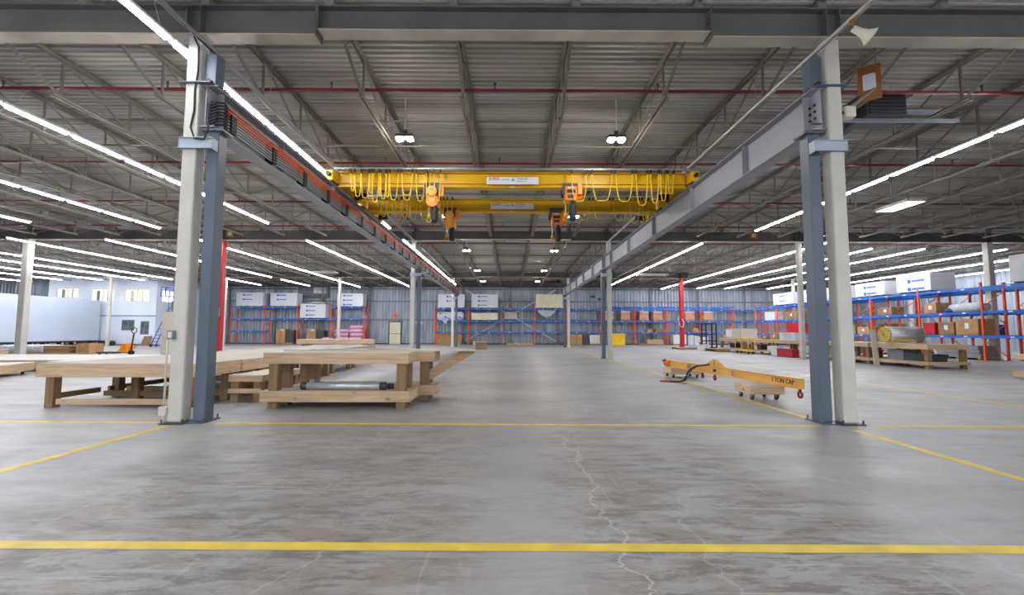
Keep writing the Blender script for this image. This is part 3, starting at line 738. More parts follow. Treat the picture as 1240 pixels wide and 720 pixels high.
for x, z, nm in ((-13.3, 5.66, 'left'), (11.5, 5.66, 'right')):
    t = thing('beam_board', 'small brown board fixed on the second roof beam, %s of the crane bay' % nm, 'board', (x, 21.28, z), 0, 'small brown boards on the second roof beam')
    MB().box(-.2, .2, 0, .02, 0, .34).build('board', 'brownboard', t); MB().rbox(-.09, .09, -.03, 0, .08, .26, .01).build('wireless_unit', 'ivory', t)
t = thing('alarm_bell', 'small red alarm bell on the second roof beam, behind the left front column', 'bell', (-15.5, 21.27, 5.8)); MB().tube((0, 0, 0), (0, -.06, 0), .13, 18, .1).build('gong', 'pipe_red2', t); MB().box(-.06, .06, 0, .03, -.06, .06).build('mount', 'dkgrey', t)

# ------------------------------------------------------------------ timber tables
def post_mb(m, x, y, z0, z1, w=.14): m.rbox(x-w/2, x+w/2, y-w/2, y+w/2, z0, z1, .006)
def table(name, label, x0, x1, y0, y1, top, ap, leg=.14, shelf=None, shelf_h=.14, topmat='ply', long='x', inset=.04, low=None, legs=None, cat='table', group=None, overh=.0, tone='pine', blank=()):
    """timber work table: sheet top, apron boards, square legs and an optional lower deck or stretchers"""
    O = ((x0+x1)/2, (y0+y1)/2, 0); t = thing(name, label, cat, O, 0, group)
    MB(O).box(x0-overh, x1+overh, y0-overh, y1+overh, top-.018, top).build('tabletop', topmat, t)
    b = .038
    for nm, q in (('f', (x0, x1, y0, y0+b)), ('b', (x0, x1, y1-b, y1))): MB(O).rbox(*q, top-.018-ap, top-.018, .003).build('apron_board', tone+'x', t)
    for q in ((x0, x0+b), (x1-b, x1)): MB(O).rbox(*q, y0+b, y1-b, top-.018-ap, top-.018, .003).build('apron_board', tone+'y', t)
    m = MB(O)
    n = max(2, int((x1-x0)/.6)) if long == 'x' else max(2, int((y1-y0)/.6))
    for i in range(1, n):
        if long == 'x': u = x0+(x1-x0)*i/n; m.box(u-.02, u+.02, y0+b, y1-b, top-.018-ap*.8, top-.018)
        else: u = y0+(y1-y0)*i/n; m.box(x0+b, x1-b, u-.02, u+.02, top-.018-ap*.8, top-.018)
    m.build('cross_joists', tone+'y', t)
    if legs is None: legs = [(sx, sy) for sx in (x0+inset+leg/2, x1-inset-leg/2) for sy in (y0+inset+leg/2, y1-inset-leg/2)]
    for lx, ly in legs:
        m = MB(O); post_mb(m, lx, ly, 0, top-.018-ap*(0 if inset >= b else 1), leg); m.build('leg', 'postz', t)
    if shelf:
        sx0, sx1, sy0, sy1 = x0-.03, x1+.03, y0-.02, y1+.02
        MB(O).box(sx0+b, sx1-b, sy0+b, sy1-b, shelf-.018, shelf).build('shelf', topmat, t)
        for q in ((sx0, sx1, sy0, sy0+b), (sx0, sx1, sy1-b, sy1)): MB(O).rbox(*q, shelf-shelf_h, shelf+.004, .003).build('shelf_board', tone+'x', t)
        for q in ((sx0, sx0+b), (sx1-b, sx1)): MB(O).rbox(*q, sy0+b, sy1-b, shelf-shelf_h, shelf+.004, .003).build('shelf_board', tone+'y', t)
    if low:
        for k, p0, p1, w, h in low: MB(O).bar(p0, p1, w, h).build('stretcher', ('post' if k == 'd' else 'pine')+('y' if abs(p1[1]-p0[1]) > abs(p1[0]-p0[0]) else 'x'), t)
    return t, O
# low long tables left of the aisle
table('timber_table', 'long low timber table nearest the left column, its front leg toward the camera', -7.78, -5.12, 7.52, 8.66, .725, .2, .14, topmat='plygrey',
      inset=.02, low=[('p', (-7.5, 7.62, .1), (-5.3, 7.62, .1), .04, .09), ('d', (-7.68, 7.7, .17), (-7.68, 8.6, .17), .05, .09), ('d', (-7.5, 8.5, .12), (-5.3, 8.5, .12), .04, .09)],
      legs=[(-7.63, 7.68), (-6.9, 8.5), (-5.27, 8.5), (-5.27, 7.75)], group='long low timber tables')
table('timber_table', 'second long low timber table, butted behind the one by the left column', -7.78, -5.1, 8.69, 10.95, .725, .2, .14, topmat='plygrey', long='y', inset=.02,
      low=[('d', (-7.68, 8.8, .17), (-7.68, 10.8, .17), .05, .09), ('p', (-7.5, 9.0, .12), (-5.3, 9.0, .12), .04, .14)],
      legs=[(-7.63, 8.95), (-6.8, 10.2), (-5.27, 10.8), (-5.25, 9.1)], group='long low timber tables')
table('timber_table', 'third long low timber table in the run behind the left column', -7.78, -5.1, 10.98, 13.2, .725, .2, .14, topmat='plygrey', long='y', inset=.02,
      low=[('d', (-7.68, 11.1, .17), (-7.68, 13.1, .17), .05, .09), ('p', (-7.5, 11.2, .12), (-5.3, 11.2, .12), .04, .14)],
      legs=[(-7.63, 11.2), (-7.63, 13.05), (-5.26, 11.9), (-5.26, 13.05)], group='long low timber tables')
table('timber_table', 'fourth long low timber table, seen past the near workbench', -7.6, -5.25, 13.25, 15.5, .725, .2, .14, topmat='plygrey', long='y', inset=.02, legs=[(-7.4, 13.5), (-7.4, 15.3), (-5.42, 13.8), (-5.42, 15.3)], group='long low timber tables')
table('timber_table', 'farthest long low timber table of the run on the left', -7.6, -5.3, 15.6, 17.9, .725, .2, .14, topmat='plygrey', long='y', inset=.02, legs=[(-7.4, 15.8), (-7.4, 17.7), (-5.5, 15.9), (-5.5, 17.7)], group='long low timber tables')
# knee-high small platform
table('timber_stand', 'small knee-high timber stand tucked between the long tables and the near workbench', -5.06, -4.46, 8.2, 9.7, .48, .1, .14, long='y', inset=.03,
      low=[('p', (-5.06, 8.22, .2), (-4.48, 8.22, .2), .04, .08), ('d', (-4.9, 8.3, .3), (-4.6, 9.5, .3), .04, .07)], cat='stand')
# near workbench with lower deck, and the one behind
tb, OB = table('workbench', 'waist-high pine workbench with steel tubes on its lower deck', -4.08, -1.71, 7.5, 8.14, .915, .165, .15, .29, .17,
      inset=.039, legs=[(-3.93, 7.62), (-3.93, 8.02), (-1.84, 7.62), (-1.84, 8.02)], cat='workbench', group='waist-high pine workbenches')
tc, OC = table('workbench', 'waist-high pine workbench standing right behind the one holding steel tubes', -3.95, -1.42, 8.32, 8.98, .9, .165, .15, .29, .17,
      inset=.039, legs=[(-3.8, 8.45), (-3.8, 8.86), (-1.62, 8.45), (-1.62, 8.86)], cat='workbench', group='waist-high pine workbenches')
m = MB(OC); q = [(-1.75, .23), (-1.55, .35), (-.72, .86), (-.72, .882), (-1.03, .882), (-1.55, .55), (-1.75, .43)]
n_ = len(q); m.add([(x, 8.742, z) for x, z in q]+[(x, 8.782, z) for x, z in q], [tuple(range(n_))[::-1], tuple(range(n_, 2*n_))]+[(k, (k+1) % n_, (k+1) % n_+n_, k+n_) for k in range(n_)])
m.build('diagonal_brace', 'pinex', tc); MB(OC).rbox(-1.0, -.72, 8.6, 8.74, .855, .899, .003).build('brace_cleat', 'pinex', tc)
def tubes(x0, x1, y, z, r, label, mat='steel'):
    t = thing('steel_tube', label, 'tube', ((x0+x1)/2, y, z), 0, 'steel tubes on the workbench deck'); O = ((x0+x1)/2, y, z)
    MB(O).tube((x0, y, z), (x1, y, z), r, 18).build('pipe', mat, t, True)
    for e, d in ((x0, .05), (x1-.05, .05)): MB(O).tube((e-.02, y, z), (e+d+.02, y, z), r*1.13, 18).build('end_collar', 'dkgrey', t, True)
    MB(O).rbox(x0+.12, x0+.2, y-.02, y+.02, z+r*.8, z+r+.05, .005).build('lug', 'grey', t)
tubes(-3.5, -2.14, 7.68, .355, .058, 'thick bright steel tube at the front of the workbench deck')
tubes(-3.48, -2.05, 7.83, .338, .042, 'thinner dark steel tube behind the bright one on the workbench deck', 'grey')
t = thing('plywood_sheet', 'thin plywood sheet lying over the rear workbench and jutting out to the right', 'sheet', (-2.3, 8.65, .901))
MB().box(-1.9, 1.62, -.25, .35, .002, .022).build('sheet', 'ply', t); MB().box(-.4, .3, -.05, .02, .022, .04).build('batten', 'pinex', t)
t = thing('lumber_offcut', 'square lumber offcut standing at the right tip of the plywood sheet', 'block', (-.6, 8.7, .925))
MB().rbox(-.1, .1, -.12, .12, 0, .14, .006).build('block', 'postx', t); MB().rbox(-.095, .095, -.115, .115, .14, .146, .002).build('top_face', 'pinex', t)
# rolling platforms at the far left
def platform(label, x0, x1, y0, y1, top, ap, rz=0., piv=None, mat='whiteply'):
    O = piv or ((x0+x1)/2, (y0+y1)/2, 0); t = thing('rolling_platform', label, 'platform', O, rz, 'low rolling platforms')
    MB(O).box(x0, x1, y0, y1, top-.018, top).build('deck', mat, t)
    b = .04
    for q in ((x0, x1, y0, y0+b), (x0, x1, y1-b, y1)): MB(O).box(*q, top-.018-ap, top-.018).build('rim_board', 'pinex', t)
    for q in ((x0, x0+b), (x1-b, x1)): MB(O).box(*q, y0+b, y1-b, top-.018-ap, top-.018).build('rim_board', 'piney', t)
    for sx in (x0+.15, x1-.15):
        for sy in (y0+.2, (y0+y1)/2, y1-.2):
            zb_ = top-.018-ap
            m = MB(O); m.box(sx-.04, sx+.04, sy-.04, sy+.04, max(.09, zb_-.02), zb_+.06).tube((sx-.02, sy, .05), (sx+.02, sy, .05), .05, 12); m.build('caster', 'dkgrey', t)
    return t
platform('low platform on casters at the left frame edge, turned slightly', -14.0, -12.8, 10., 13.75, .335, .22, R(19), (-12.8, 10., 0))
platform('low white-topped platform left of the long tables, toward the left frame edge', -19.2, -13.6, 14.1, 17.3, .36, .25)
platform('low white-topped platform lying against the third and fourth long tables', -13.5, -8.2, 13.4, 17.2, .36, .25)
MBx = thing('floor_board', 'thin loose board lying on the white platform beside the long tables', 'board', (-11.0, 16.6, .362))
MB().box(-1.2, 1.2, -.07, .07, 0, .04).build('board', 'pinex', MBx)
t = thing('floor_board', 'thin loose board lying on the floor toward the pink bags', 'board', (-18.3, 35., 0)); MB().box(-1.5, 1.5, -.1, .1, 0, .06).build('board', 'pinex', t)
table('timber_table', 'far pine table standing alone in front of the pink bags', -13.7, -9.1, 29.3, 30.7, .72, .28, .3, legs=[(-13.3, 29.6), (-13.3, 30.4), (-9.4, 29.6), (-9.4, 30.4)], inset=.05)
# ------------------------------------------------------------------ lifting beam on two dollies
def dolly(x0, x1, y0, y1, label):
    O = ((x0+x1)/2, (y0+y1)/2, 0); t = thing('wooden_dolly', label, 'dolly', O, 0, 'wooden dollies under the lifting beam')
    MB(O).box(x0, x1, y0, y1, .262, .28).build('deck', 'ply', t)
    for q in ((x0, x1, y0, y0+.04), (x0, x1, y1-.04, y1)): MB(O).rbox(*q, .115, .262, .003).build('side_board', 'pinex', t)
    for q in ((x0, x0+.04), (x1-.04, x1)): MB(O).rbox(*q, y0+.04, y1-.04, .115, .262, .003).build('side_board', 'piney', t)
    MB(O).box(x0+.04, x1-.04, y0+.04, y1-.04, .105, .12).build('bottom_board', 'piney', t)
    for sx in (x0+.09, x1-.09):
        for sy in (y0+.09, y1-.09):
            c = MB(O); c.box(sx-.04, sx+.04, sy-.035, sy+.035, .095, .11).box(sx-.028, sx-.02, sy-.02, sy+.05, .04, .1).box(sx+.02, sx+.028, sy-.02, sy+.05, .04, .1)
            c = c.build('caster', 'grey', t); MB(O).tube((sx-.018, sy+.03, .042), (sx+.018, sy+.03, .042), .042, 14).build('wheel', 'black', c)
dolly(4.42, 5.06, 8.55, 9.15, 'wooden dolly on casters under the near end of the orange lifting beam')
dolly(4.36, 5.2, 12.55, 13.2, 'wooden dolly on casters under the far end of the orange lifting beam')
p0 = Vector((4.99, 7.95, .375)); p1 = Vector((4.5, 12.95, .375)); d = (p1-p0).normalized(); O = p0
t = thing('lifting_beam', 'orange lifting beam with stencilled capacity, lying on two dollies', 'lifting beam', O)
MB(O).ibeam(p0, p1, .185, .1, .012, .012).build('beam', 'boom', t)
n = Vector((-d.y, d.x, 0)).normalized()
if n.x > 0: n = -n
MB(O).bar(p0-d*.006, p0+d*.006, .12, .185).bar(p1-d*.006, p1+d*.006, .12, .185).build('end_plate', 'boom', t)
lb = p0+d*2.72
m = MB(O); q = [(-.42, .0925), (.42, .0925), (.42, .11), (.07, .255), (-.07, .255), (-.42, .11)]
vs = [lb+d*a+Vector((0, 0, z))+n*s*.012 for s in (1, -1) for a, z in q]
m.add(vs, [tuple(range(6)), tuple(range(11, 5, -1))]+[(i, (i+1) % 6, (i+1) % 6+6, i+6) for i in range(6)])
lp = m.build('lifting_lug', 'boom', t)
m = MB(O); m.bar(lb+n*.014+Vector((0, 0, .13)), lb+n*.014+Vector((0, 0, .22)), .02, .006); m.build('slot', 'black', lp)
ang = math.atan2(d.y, d.x)
# stencil faces the aisle side, reading toward the near tip
text('capacity_lettering', '1 TON CAP', .118, 'black_print', t, tuple(d*.76+n*.009+Vector((0, 0, 0.))), (PI/2, 0, math.atan2(-d.y, -d.x)), .003)
def hookmesh(m, c, s):
    c = Vector(c); m.path([c+d*(.04*s*math.sin(a))+Vector((0, 0, -.045*s*math.cos(a))) for a in [PI*k/8 for k in range(8, -7, -1)]], .018*s, 8)
m = MB(O); hp = p0+d*.03+Vector((0, 0, -.19)); hookmesh(m, hp, 1.1); m.rbox(hp.x-.02, hp.x+.02, hp.y-.02, hp.y+.02, hp.z+.04, hp.z+.1, .006); m.build('tip_hook', 'pipe_red', t)
for a in (3.3, 2.75):
    m = MB(O); hp = p0+d*a+Vector((0, 0, -.175)); hookmesh(m, hp, 1.05); m.rbox(hp.x-.018, hp.x+.018, hp.y-.018, hp.y+.018, hp.z+.03, hp.z+.085, .005); m.build('sling_hook', 'pipe_red', t)
m = MB(O); m.bar(lb+n*.02+Vector((0, 0, -.03)), lb+n*.02+Vector((0, 0, .03)), .05, .06); m.build('shackle', 'dkgrey', t)
m = MB(O); e = p1+d*.02; m.rbox(e.x-.12, e.x+.1, e.y, e.y+.2, .29, .42, .03).tube((e.x-.16, e.y+.1, .38), (e.x+.13, e.y+.1, .38), .06, 12); w = m.build('winder', 'hoist', t)
m = MB(O); m.tube((e.x-.19, e.y+.1, .44), (e.x-.1, e.y+.1, .47), .035, 10); m.build('winder_cap', 'red', w)
MB(O).bar(p0+d*1.95+n*.045, p0+d*2.0+n*.045, .01, .1).bar(p0+d*3.9+n*.05, p0+d*4.0+n*.05, .008, .12).build('data_plate', 'grey', t)
# black slings hanging off the lug onto the floor
t = thing('rubber_sling', 'black strap trailing from the lifting beam lug to the floor, with red ends', 'strap', (4.3, 11.4, 0))
O = (4.3, 11.4, 0); s0 = p0+d*3.05+n*.08+Vector((0, 0, .1))
pts = [s0+d*-.2+Vector((0, 0, .03)), s0, s0+n*.1+d*.25+Vector((0, 0, -.05)), (4.42, 11.45, .3), (4.36, 11.48, .15), (4.28, 11.5, .05), (4.15, 11.55, .02), (3.98, 11.6, .02)]
def smooth(pts, k=5):
    P = [Vector(p) for p in pts]; out = []
    for i in range(len(P)-1):
        a, b, c, e = P[max(i-1, 0)], P[i], P[i+1], P[min(i+2, len(P)-1)]
        for j in range(k):
            u = j/k; out.append(.5*((2*b)+(c-a)*u+(2*a-5*b+4*c-e)*u*u+(3*b-a-3*c+e)*u**3))
    return out+[P[-1]]
MB(O).path(smooth(pts), .02, 8).build('strap', 'black', t, True)
MB(O).path(smooth([Vector(p)+Vector((.07, .04, 0)) for p in pts[2:6]]+[Vector((4.35, 11.75, .012))]), .012, 8).build('chain_leg', 'dkgrey', t, True)
MB(O).path([(4.0, 11.6, .02), (3.88, 11.63, .022), (3.76, 11.66, .02)], .02, 8).build('strap_end', 'red', t, True)

# ------------------------------------------------------------------ pallet racks
def rack(name, label, org, axis, n, bay, depth, height, levels, skip=(), post=.08, first_up=0):
    """frames stand at multiples of the bay along the axis; levels: per bay list of beam heights"""
    t = thing(name, label, 'rack', org)
    def P(u, v, z): return (u, v, z) if axis == 'x' else (v, u, z)
    for i in range(n+1):
        m = MB(); u = i*bay
        for v in (0., depth):
            a = P(u, v, 0); m.box(a[0]-post/2, a[0]+post/2, a[1]-post/2, a[1]+post/2, 0, height); m.box(a[0]-.07, a[0]+.07, a[1]-.07, a[1]+.07, 0, .012)
        z = .15; sg = 0
        while z+.75 < height:
            m.bar(P(u, .0 if sg else depth, z), P(u, depth if sg else 0., z+.75), .03, .03); z += .75; sg = 1-sg
        m.build('upright_frame', 'rackred', t)
    for i in range(n):
        for z in levels[i]:
            for v in (-.02, depth+.02):
                m = MB(); a = P(i*bay+post/2+.004, v, z); b = P((i+1)*bay-post/2-.004, v, z)
                m.bar(a, b, .05, .12)
                for e in (a, b): m.cbox((e[0], e[1], e[2]-.03), (.055, .055, .2) )
                o = m.build('rack_beam', 'rackblue', t)
                if v < 0:
                    for k in (.25, .62):
                        c = P((i+k)*bay, v-.027, z); MB().cbox(c, (.16, .004, .05) if axis == 'x' else (.004, .16, .05)).build('load_label', 'white', o)
    return t
Yr = 43.0
full = [1.15, 2.2, 3.35]
rack('pallet_rack', 'blue and orange pallet rack along the far wall, at left of the door', (-26.35, 43., 0), 'x', 4, 3.14, 1.05, 3.72, [[1.2, 2.35, 3.45], [2.35, 3.45], [2.35], [2.35, 3.45]])
rack('pallet_rack', 'long blue and orange pallet rack along the far wall, right of the door', (-7.12, 43., 0), 'x', 10, 3.14, 1.05, 3.62, [full, full, full, full, full, [1.15, 2.2, 3.3, 3.56], [1.15, 2.2, 3.3, 3.56], [1.15, 2.2, 3.3, 3.56], [1.15, 2.2, 3.3, 3.56], [2.2, 3.3]])
lv = [1.08, 2.17, 3.28]
rack('pallet_rack', 'pallet rack running away on the right, front row toward the aisle', (21.33, 17.33, 0), 'y', 7, 3.17, 1.05, 3.55, [lv]*7)
rack('pallet_rack', 'pallet rack running away on the right, rear row behind the front one', (22.98, 17.33, 0), 'y', 7, 3.17, 1.05, 3.55, [lv]*7)

# ------------------------------------------------------------------ goods
def logo(m, c, ux, uz, h, nrm):
    """unreadable printed mark: a slanted block and a short row of letter blocks"""
    c = Vector(c); ux = Vector(ux); uz = Vector(uz); nn = Vector(nrm)*.004
    def quad(a0, a1, b0, b1, sl=0.):
        p = [c+ux*(a0)+uz*b0, c+ux*(a1)+uz*b0, c+ux*(a1+sl)+uz*b1, c+ux*(a0+sl)+uz*b1]
        m.add([q+nn for q in p]+[q-nn*.2 for q in p], [(0, 1, 2, 3), (7, 6, 5, 4), (0, 1, 5, 4), (1, 2, 6, 5), (2, 3, 7, 6), (3, 0, 4, 7)])
    quad(0, h*1.1, -h*.55, h*.55, -h*.15)
    x = h*1.35
    for k in range(9):
        w = h*(.32+.1*((k*7) % 3)); quad(x, x+w, -h*.28, h*.3, .0); x += w+h*.07
def foam(x0, x1, y0, y1, z0, z1, label, rows, face='y', mat='wrap', lx=.45, h=.15, group='white foam bundles', start=.22, pitch=.42, extra=None):
    O = ((x0+x1)/2, (y0+y1)/2, z0); t = thing('foam_bundle', label, 'bundle', O, 0, group); zb_ = z0+.07
    b = MB(O).rbox(x0, x1, y0, y1, zb_, z1, .03).build('wrapped_block', mat, t)
    for k in range(4):
        m = MB(O)
        if face == 'y': u = x0+.2+(x1-x0-.4)*k/3; m.box(u-.06, u+.06, y0+.03, y1-.03, z0, zb_)
        else: u = y0+.2+(y1-y0-.4)*k/3; m.box(x0+.03, x1-.03, u-.06, u+.06, z0, zb_)
        m.build('batten', 'dkgrey', t)
    for k in range(rows):
        z = z1-start-k*pitch
        if z < zb_+.03: break
        m = MB(O)
        if face == 'y': logo(m, (x0+(x1-x0)*lx-.5, y0-.002, z), (1, 0, 0), (0, 0, 1), h, (0, -1, 0))
        else: logo(m, (x0-.002, y0+(y1-y0)*lx+.5, z), (0, -1, 0), (0, 0, 1), h, (-1, 0, 0))
        m.build('printed_mark', 'logo', b)
    return t, O, b
f0 = 42.97; f1 = 44.1
zt = 3.45+.06
foam(-25.9, -23.4, f0, f1, zt, 4.85, 'white foam bundle at the left end of the far left rack top', 2)
foam(-22.7, -20.15, f0, f1, zt, 4.83, 'white foam bundle second from left on the far left rack top', 2)
foam(-19.85, -17.45, f0, f1, 2.35+.06, 3.8, 'white foam bundle set one shelf lower in the far left rack', 3)
t, O, b = foam(-16.4, -13.95, f0, f1, zt, 4.8, 'white foam bundle above the stacked pink bags', 3)
foam(-18.9, -17.9, f0+.1, f1-.1, 3.8, 3.98, 'thin cream slab lying on the lower foam bundle', 0, mat='cream')
foam(-6.85, -4.35, f0, f1, 3.41, 4.75, 'white foam bundle left of centre, half behind the thin column', 2, lx=.52)
foam(-3.7, -1.2, f0, f1, 3.41, 4.76, 'white foam bundle at the centre of the far rack top', 3)
foam(2.4, 4.92, f0, f1, 3.41, 4.79, 'cream wrapped bundle on the far rack top, beside the right girder end', 0, mat='cream', group='cream bundles')
foam(-3.7, -1.2, f0, f1, 2.26, 3.0, 'low cream bundle on the middle shelf under the central foam bundle', 0, mat='cream', group='cream bundles')
# torn printed sack on the middle shelf
O = (-5.6, 43.5, 2.26); t = thing('printed_sack', 'crumpled white printed sack on the middle shelf, left of the low cream bundle', 'sack', O)
b = MB(O).pillow(-6.95, -4.4, 42.96, 44., 2.26, 3.1, .22, 20, 8).build('sack_body', 'plastic', t, True)
m = MB(O)
for x, z in ((-6.2, 2.62), (-5.55, 2.66), (-4.85, 2.6)): logo(m, (x, 42.93, z), (.8, 0, -.35), (.35, 0, .8), .16, (0, -1, 0))
m.build('printed_mark', 'logo', b); MB(O).box(-6.72, -6.5, 42.93, 42.94, 2.85, 2.97).build('red_sticker', 'red_print', b)
MB(O).add([(-6.4, 42.93, 2.3), (-5.9, 42.93, 2.3), (-6.1, 42.90, 1.95), (-6.2, 42.96, 1.95), (-6.4, 42.97, 2.3), (-5.9, 42.97, 2.3)], [(0, 1, 2), (4, 5, 3), (0, 3, 2), (0, 4, 3), (1, 5, 3), (1, 3, 2), (0, 1, 5, 4)]).build('torn_flap', 'plastic', b)
# white tarp bellying under the top shelf
O = (3.4, 43.0, 3.2); t = thing('white_tarp', 'white tarp sagging below the top shelf under the cream wrapped bundle', 'tarp', O)
vs = []; nx = 14
for j in range(5):
    for i in range(nx+1):
        u = i/nx; x = 2.5+1.8*u; s = (1-(2*u-1)**2); vs.append((x, 43.15+j*.18, 3.26-s*(.72-.05*abs(j-2))*(1-.0*j)))
fs = [(j*(nx+1)+i, j*(nx+1)+i+1, (j+1)*(nx+1)+i+1, (j+1)*(nx+1)+i) for j in range(4) for i in range(nx)]
# closing front and back panels so the tarp reads as a hung bag
n0 = len(vs); top = [(2.5+1.8*i/nx, 43.15, 3.27) for i in range(nx+1)]; vs += top
fs += [(i, i+1, n0+i+1, n0+i) for i in range(nx)]
MB(O).add(vs, fs).build('tarp_sheet', 'plastic', t, True)
# cross bracing on the far wall
O = (0, 44.2, 1.); t = thing('wall_bracing', 'steel cross bracing rods with centre plate on the far wall', 'bracing', O)
m = MB(O)
for s in (-1, 1): m.bar((s*4.4, 44.15, .3), (-s*4.4, 44.15, 5.3), .12, .12)
m.build('brace_rods', 'beige', t); MB(O).box(-.6, .6, 44.06, 44.1, 2.45, 3.15).build('centre_plate', 'beige', t)
def carton(x0, x1, y0, y1, z0, z1, label, mat='card', group=None, tape=True, name='cardboard_box', cat='box'):
    O = ((x0+x1)/2, (y0+y1)/2, z0); t = thing(name, label, cat, O, 0, group)
    MB(O).rbox(x0, x1, y0, y1, z0, z1, .012).build('carton', mat, t)
    if tape:
        xm = (x0+x1)/2; m = MB(O); m.box(xm-.03, xm+.03, y0-.002, y1+.002, z1-.12, z1+.002); m.box(xm-.03, xm+.03, y0+.01, y1-.01, z1, z1+.003); m.build('tape', 'tape', t)
        ym = (y0+y1)/2; m = MB(O); m.box(x0-.003, x0, ym-.09, ym+.09, z0+(z1-z0)*.4, z0+(z1-z0)*.75); m.build('shipping_label', 'white', t)
    return t
def pallet(x, y, z, w, dd, label, group='wooden pallets', h=.14):
    O = (x, y, z); t = thing('wooden_pallet', label, 'pallet', O, 0, group); m = MB(O); n = 7
    for i in range(n): u = x-w/2+w*(i+.5)/n; m.box(u-w/n*.4, u+w/n*.4, y-dd/2, y+dd/2, z+h-.02, z+h)
    m.build('deck_boards', 'piney', t); m = MB(O)
    for v in (-dd/2+.05, 0, dd/2-.05): m.box(x-w/2, x+w/2, y+v-.05, y+v+.05, z+.02, z+h-.02); m.box(x-w/2, x+w/2, y+v-.05, y+v+.05, z, z+.02)
    m.build('stringers', 'postx', t); return t
# pallets of bagged goods on the middle shelf
for i, x in enumerate((9.35, 10.9, 12.65, 13.95, 17.0, 18.75)):
    w = 'first second third fourth fifth sixth'.split()[i]
    pallet(x, 43.5, 2.26, .95, 1.05, 'pallet under the %s load of orange-white bags from the left, far right rack' % w)
    O = (x, 43.5, 2.4); t = thing('bag_load', '%s load of orange-white bags from the left, middle shelf of the far right rack' % w, 'load', O, 0, 'bag loads on the far right rack')
    m = MB(O)
    for k in range(4): m.rbox(x-.44, x+.44, 43.03, 43.97, 2.4+k*.17, 2.4+k*.17+.165, .06)
    m.build('bags', 'bagor', t); MB(O).rbox(x-.43, x+.43, 43.04, 43.96, 3.08, 3.2, .04).build('top_wrap', 'wrap', t)
# lower shelf and floor goods of the far right rack
for x0, x1, z1, l, mt in ((12.9, 13.4, 1.5, 'flat tan carton at the left, lower shelf of the far right rack', 'card'), (13.7, 14.5, 1.55, 'squat brown carton in the middle, lower shelf of the far right rack', 'card2'), (17.2, 17.8, 1.62, 'tan carton right of the red column, lower shelf of the far right rack', 'card')):
    carton(x0, x1, 43.0, 43.7, 1.21, z1, l, mt, 'lower shelf cartons')
carton(5.65, 6.2, 43., 43.8, 0.0, .98, 'tall tan carton at left under the rack, right of the girder end', 'card', 'floor cartons by the far rack')
carton(6.23, 6.78, 43., 43.8, 0., .98, 'tall tan carton at right of its twin under the rack', 'card', 'floor cartons by the far rack')
t = carton(6.85, 7.38, 43.05, 43.9, 0, .93, 'dark grey drum crate beside the tan cartons', 'dkgrey', None, False, 'dark_crate', 'crate')
pallet(7.95, 43.5, 0, 1.05, 1.0, 'pallet under the white wrapped load beside the dark crate')
carton(7.47, 8.44, 43.05, 43.95, .14, .95, 'white wrapped load on a pallet beside the dark crate', 'wrap', None, True, 'wrapped_load', 'load')
O = (9.75, 42.2, 0); t = thing('yellow_bin', 'bright yellow bin standing behind the right middle column', 'bin', O)
MB(O).rbox(9.1, 10.5, 41.8, 42.7, 0, 1.05, .04).build('tub', 'yellow', t); MB(O).box(9.06, 10.54, 41.76, 42.74, 1.0, 1.08).build('rim', 'yellow', t)
O = (12.65, 43.4, 0); pallet(13.3, 43.3, 0, 2.6, 1., 'long pallet with lumber under the far right rack')
t = thing('lumber_stack', 'short stack of pale lumber on the long pallet', 'lumber', (13.6, 43.3, .14))
for k in range(3): MB().rbox(-.75, .75, -.4, .4, k*.13, k*.13+.12, .01).build('timber_layer', 'pinex', t)
t = carton(15.35, 16.6, 43., 43.9, .12, 1.0, 'white wrapped crate with grey marks, left of the red column', 'wrap', None, True, 'wrapped_crate', 'crate')
pallet(15.98, 43.45, 0, 1.25, .9, 'pallet under the white wrapped crate beside the red column', h=.12)
for i, (x0, x1) in enumerate(((16.75, 17.3), (17.33, 17.9), (18.1, 18.65))):
    carton(x0, x1, 43., 43.9, 0, .93-.06*i, '%s white bundle right of the red column, under the rack' % ('wide', 'middle', 'narrow')[i], 'plastic', 'white bundles by the red column', False, 'white_bundle', 'bundle')
t = thing('lumber_board', 'long pale boards on the floor below the wall bracing', 'lumber', (.85, 42.6, 0)); MB().rbox(-1.25, 1.25, -.3, .3, 0, .1, .01).build('board_layer', 'pinex', t); MB().rbox(-1.2, 1.2, -.25, .25, .1, .16, .01).build('board_layer', 'piney', t)
t = thing('strand_board_panel', 'brown strand board panel leaning in the far rack, left of centre', 'panel', (-5.8, 43.1, 0)); MB().add([(-1.15, -.05, 0), (1.15, -.05, 0), (1.15, .17, 1.08), (-1.15, .17, 1.08), (-1.15, .0, 0), (1.15, .0, 0), (1.15, .22, 1.08), (-1.15, .22, 1.08)], [(0, 1, 2, 3), (7, 6, 5, 4), (0, 1, 5, 4), (1, 2, 6, 5), (2, 3, 7, 6), (3, 0, 4, 7)]).build('panel', 'osb', t)
carton(-3.1, -2.7, 43., 43.5, 0, .32, 'small tan carton on the floor beside an orange rack post', 'card', None)
t = thing('white_bucket', 'small white bucket beside the tan carton at the orange rack post', 'bucket', (-3.4, 43.2, 0)); MB().tube((0, 0, 0), (0, 0, .3), .13, 14, .16).build('tub', 'wrap', t); MB().tube((0, 0, .3), (0, 0, .32), .17, 14).build('lid', 'wrap', t)
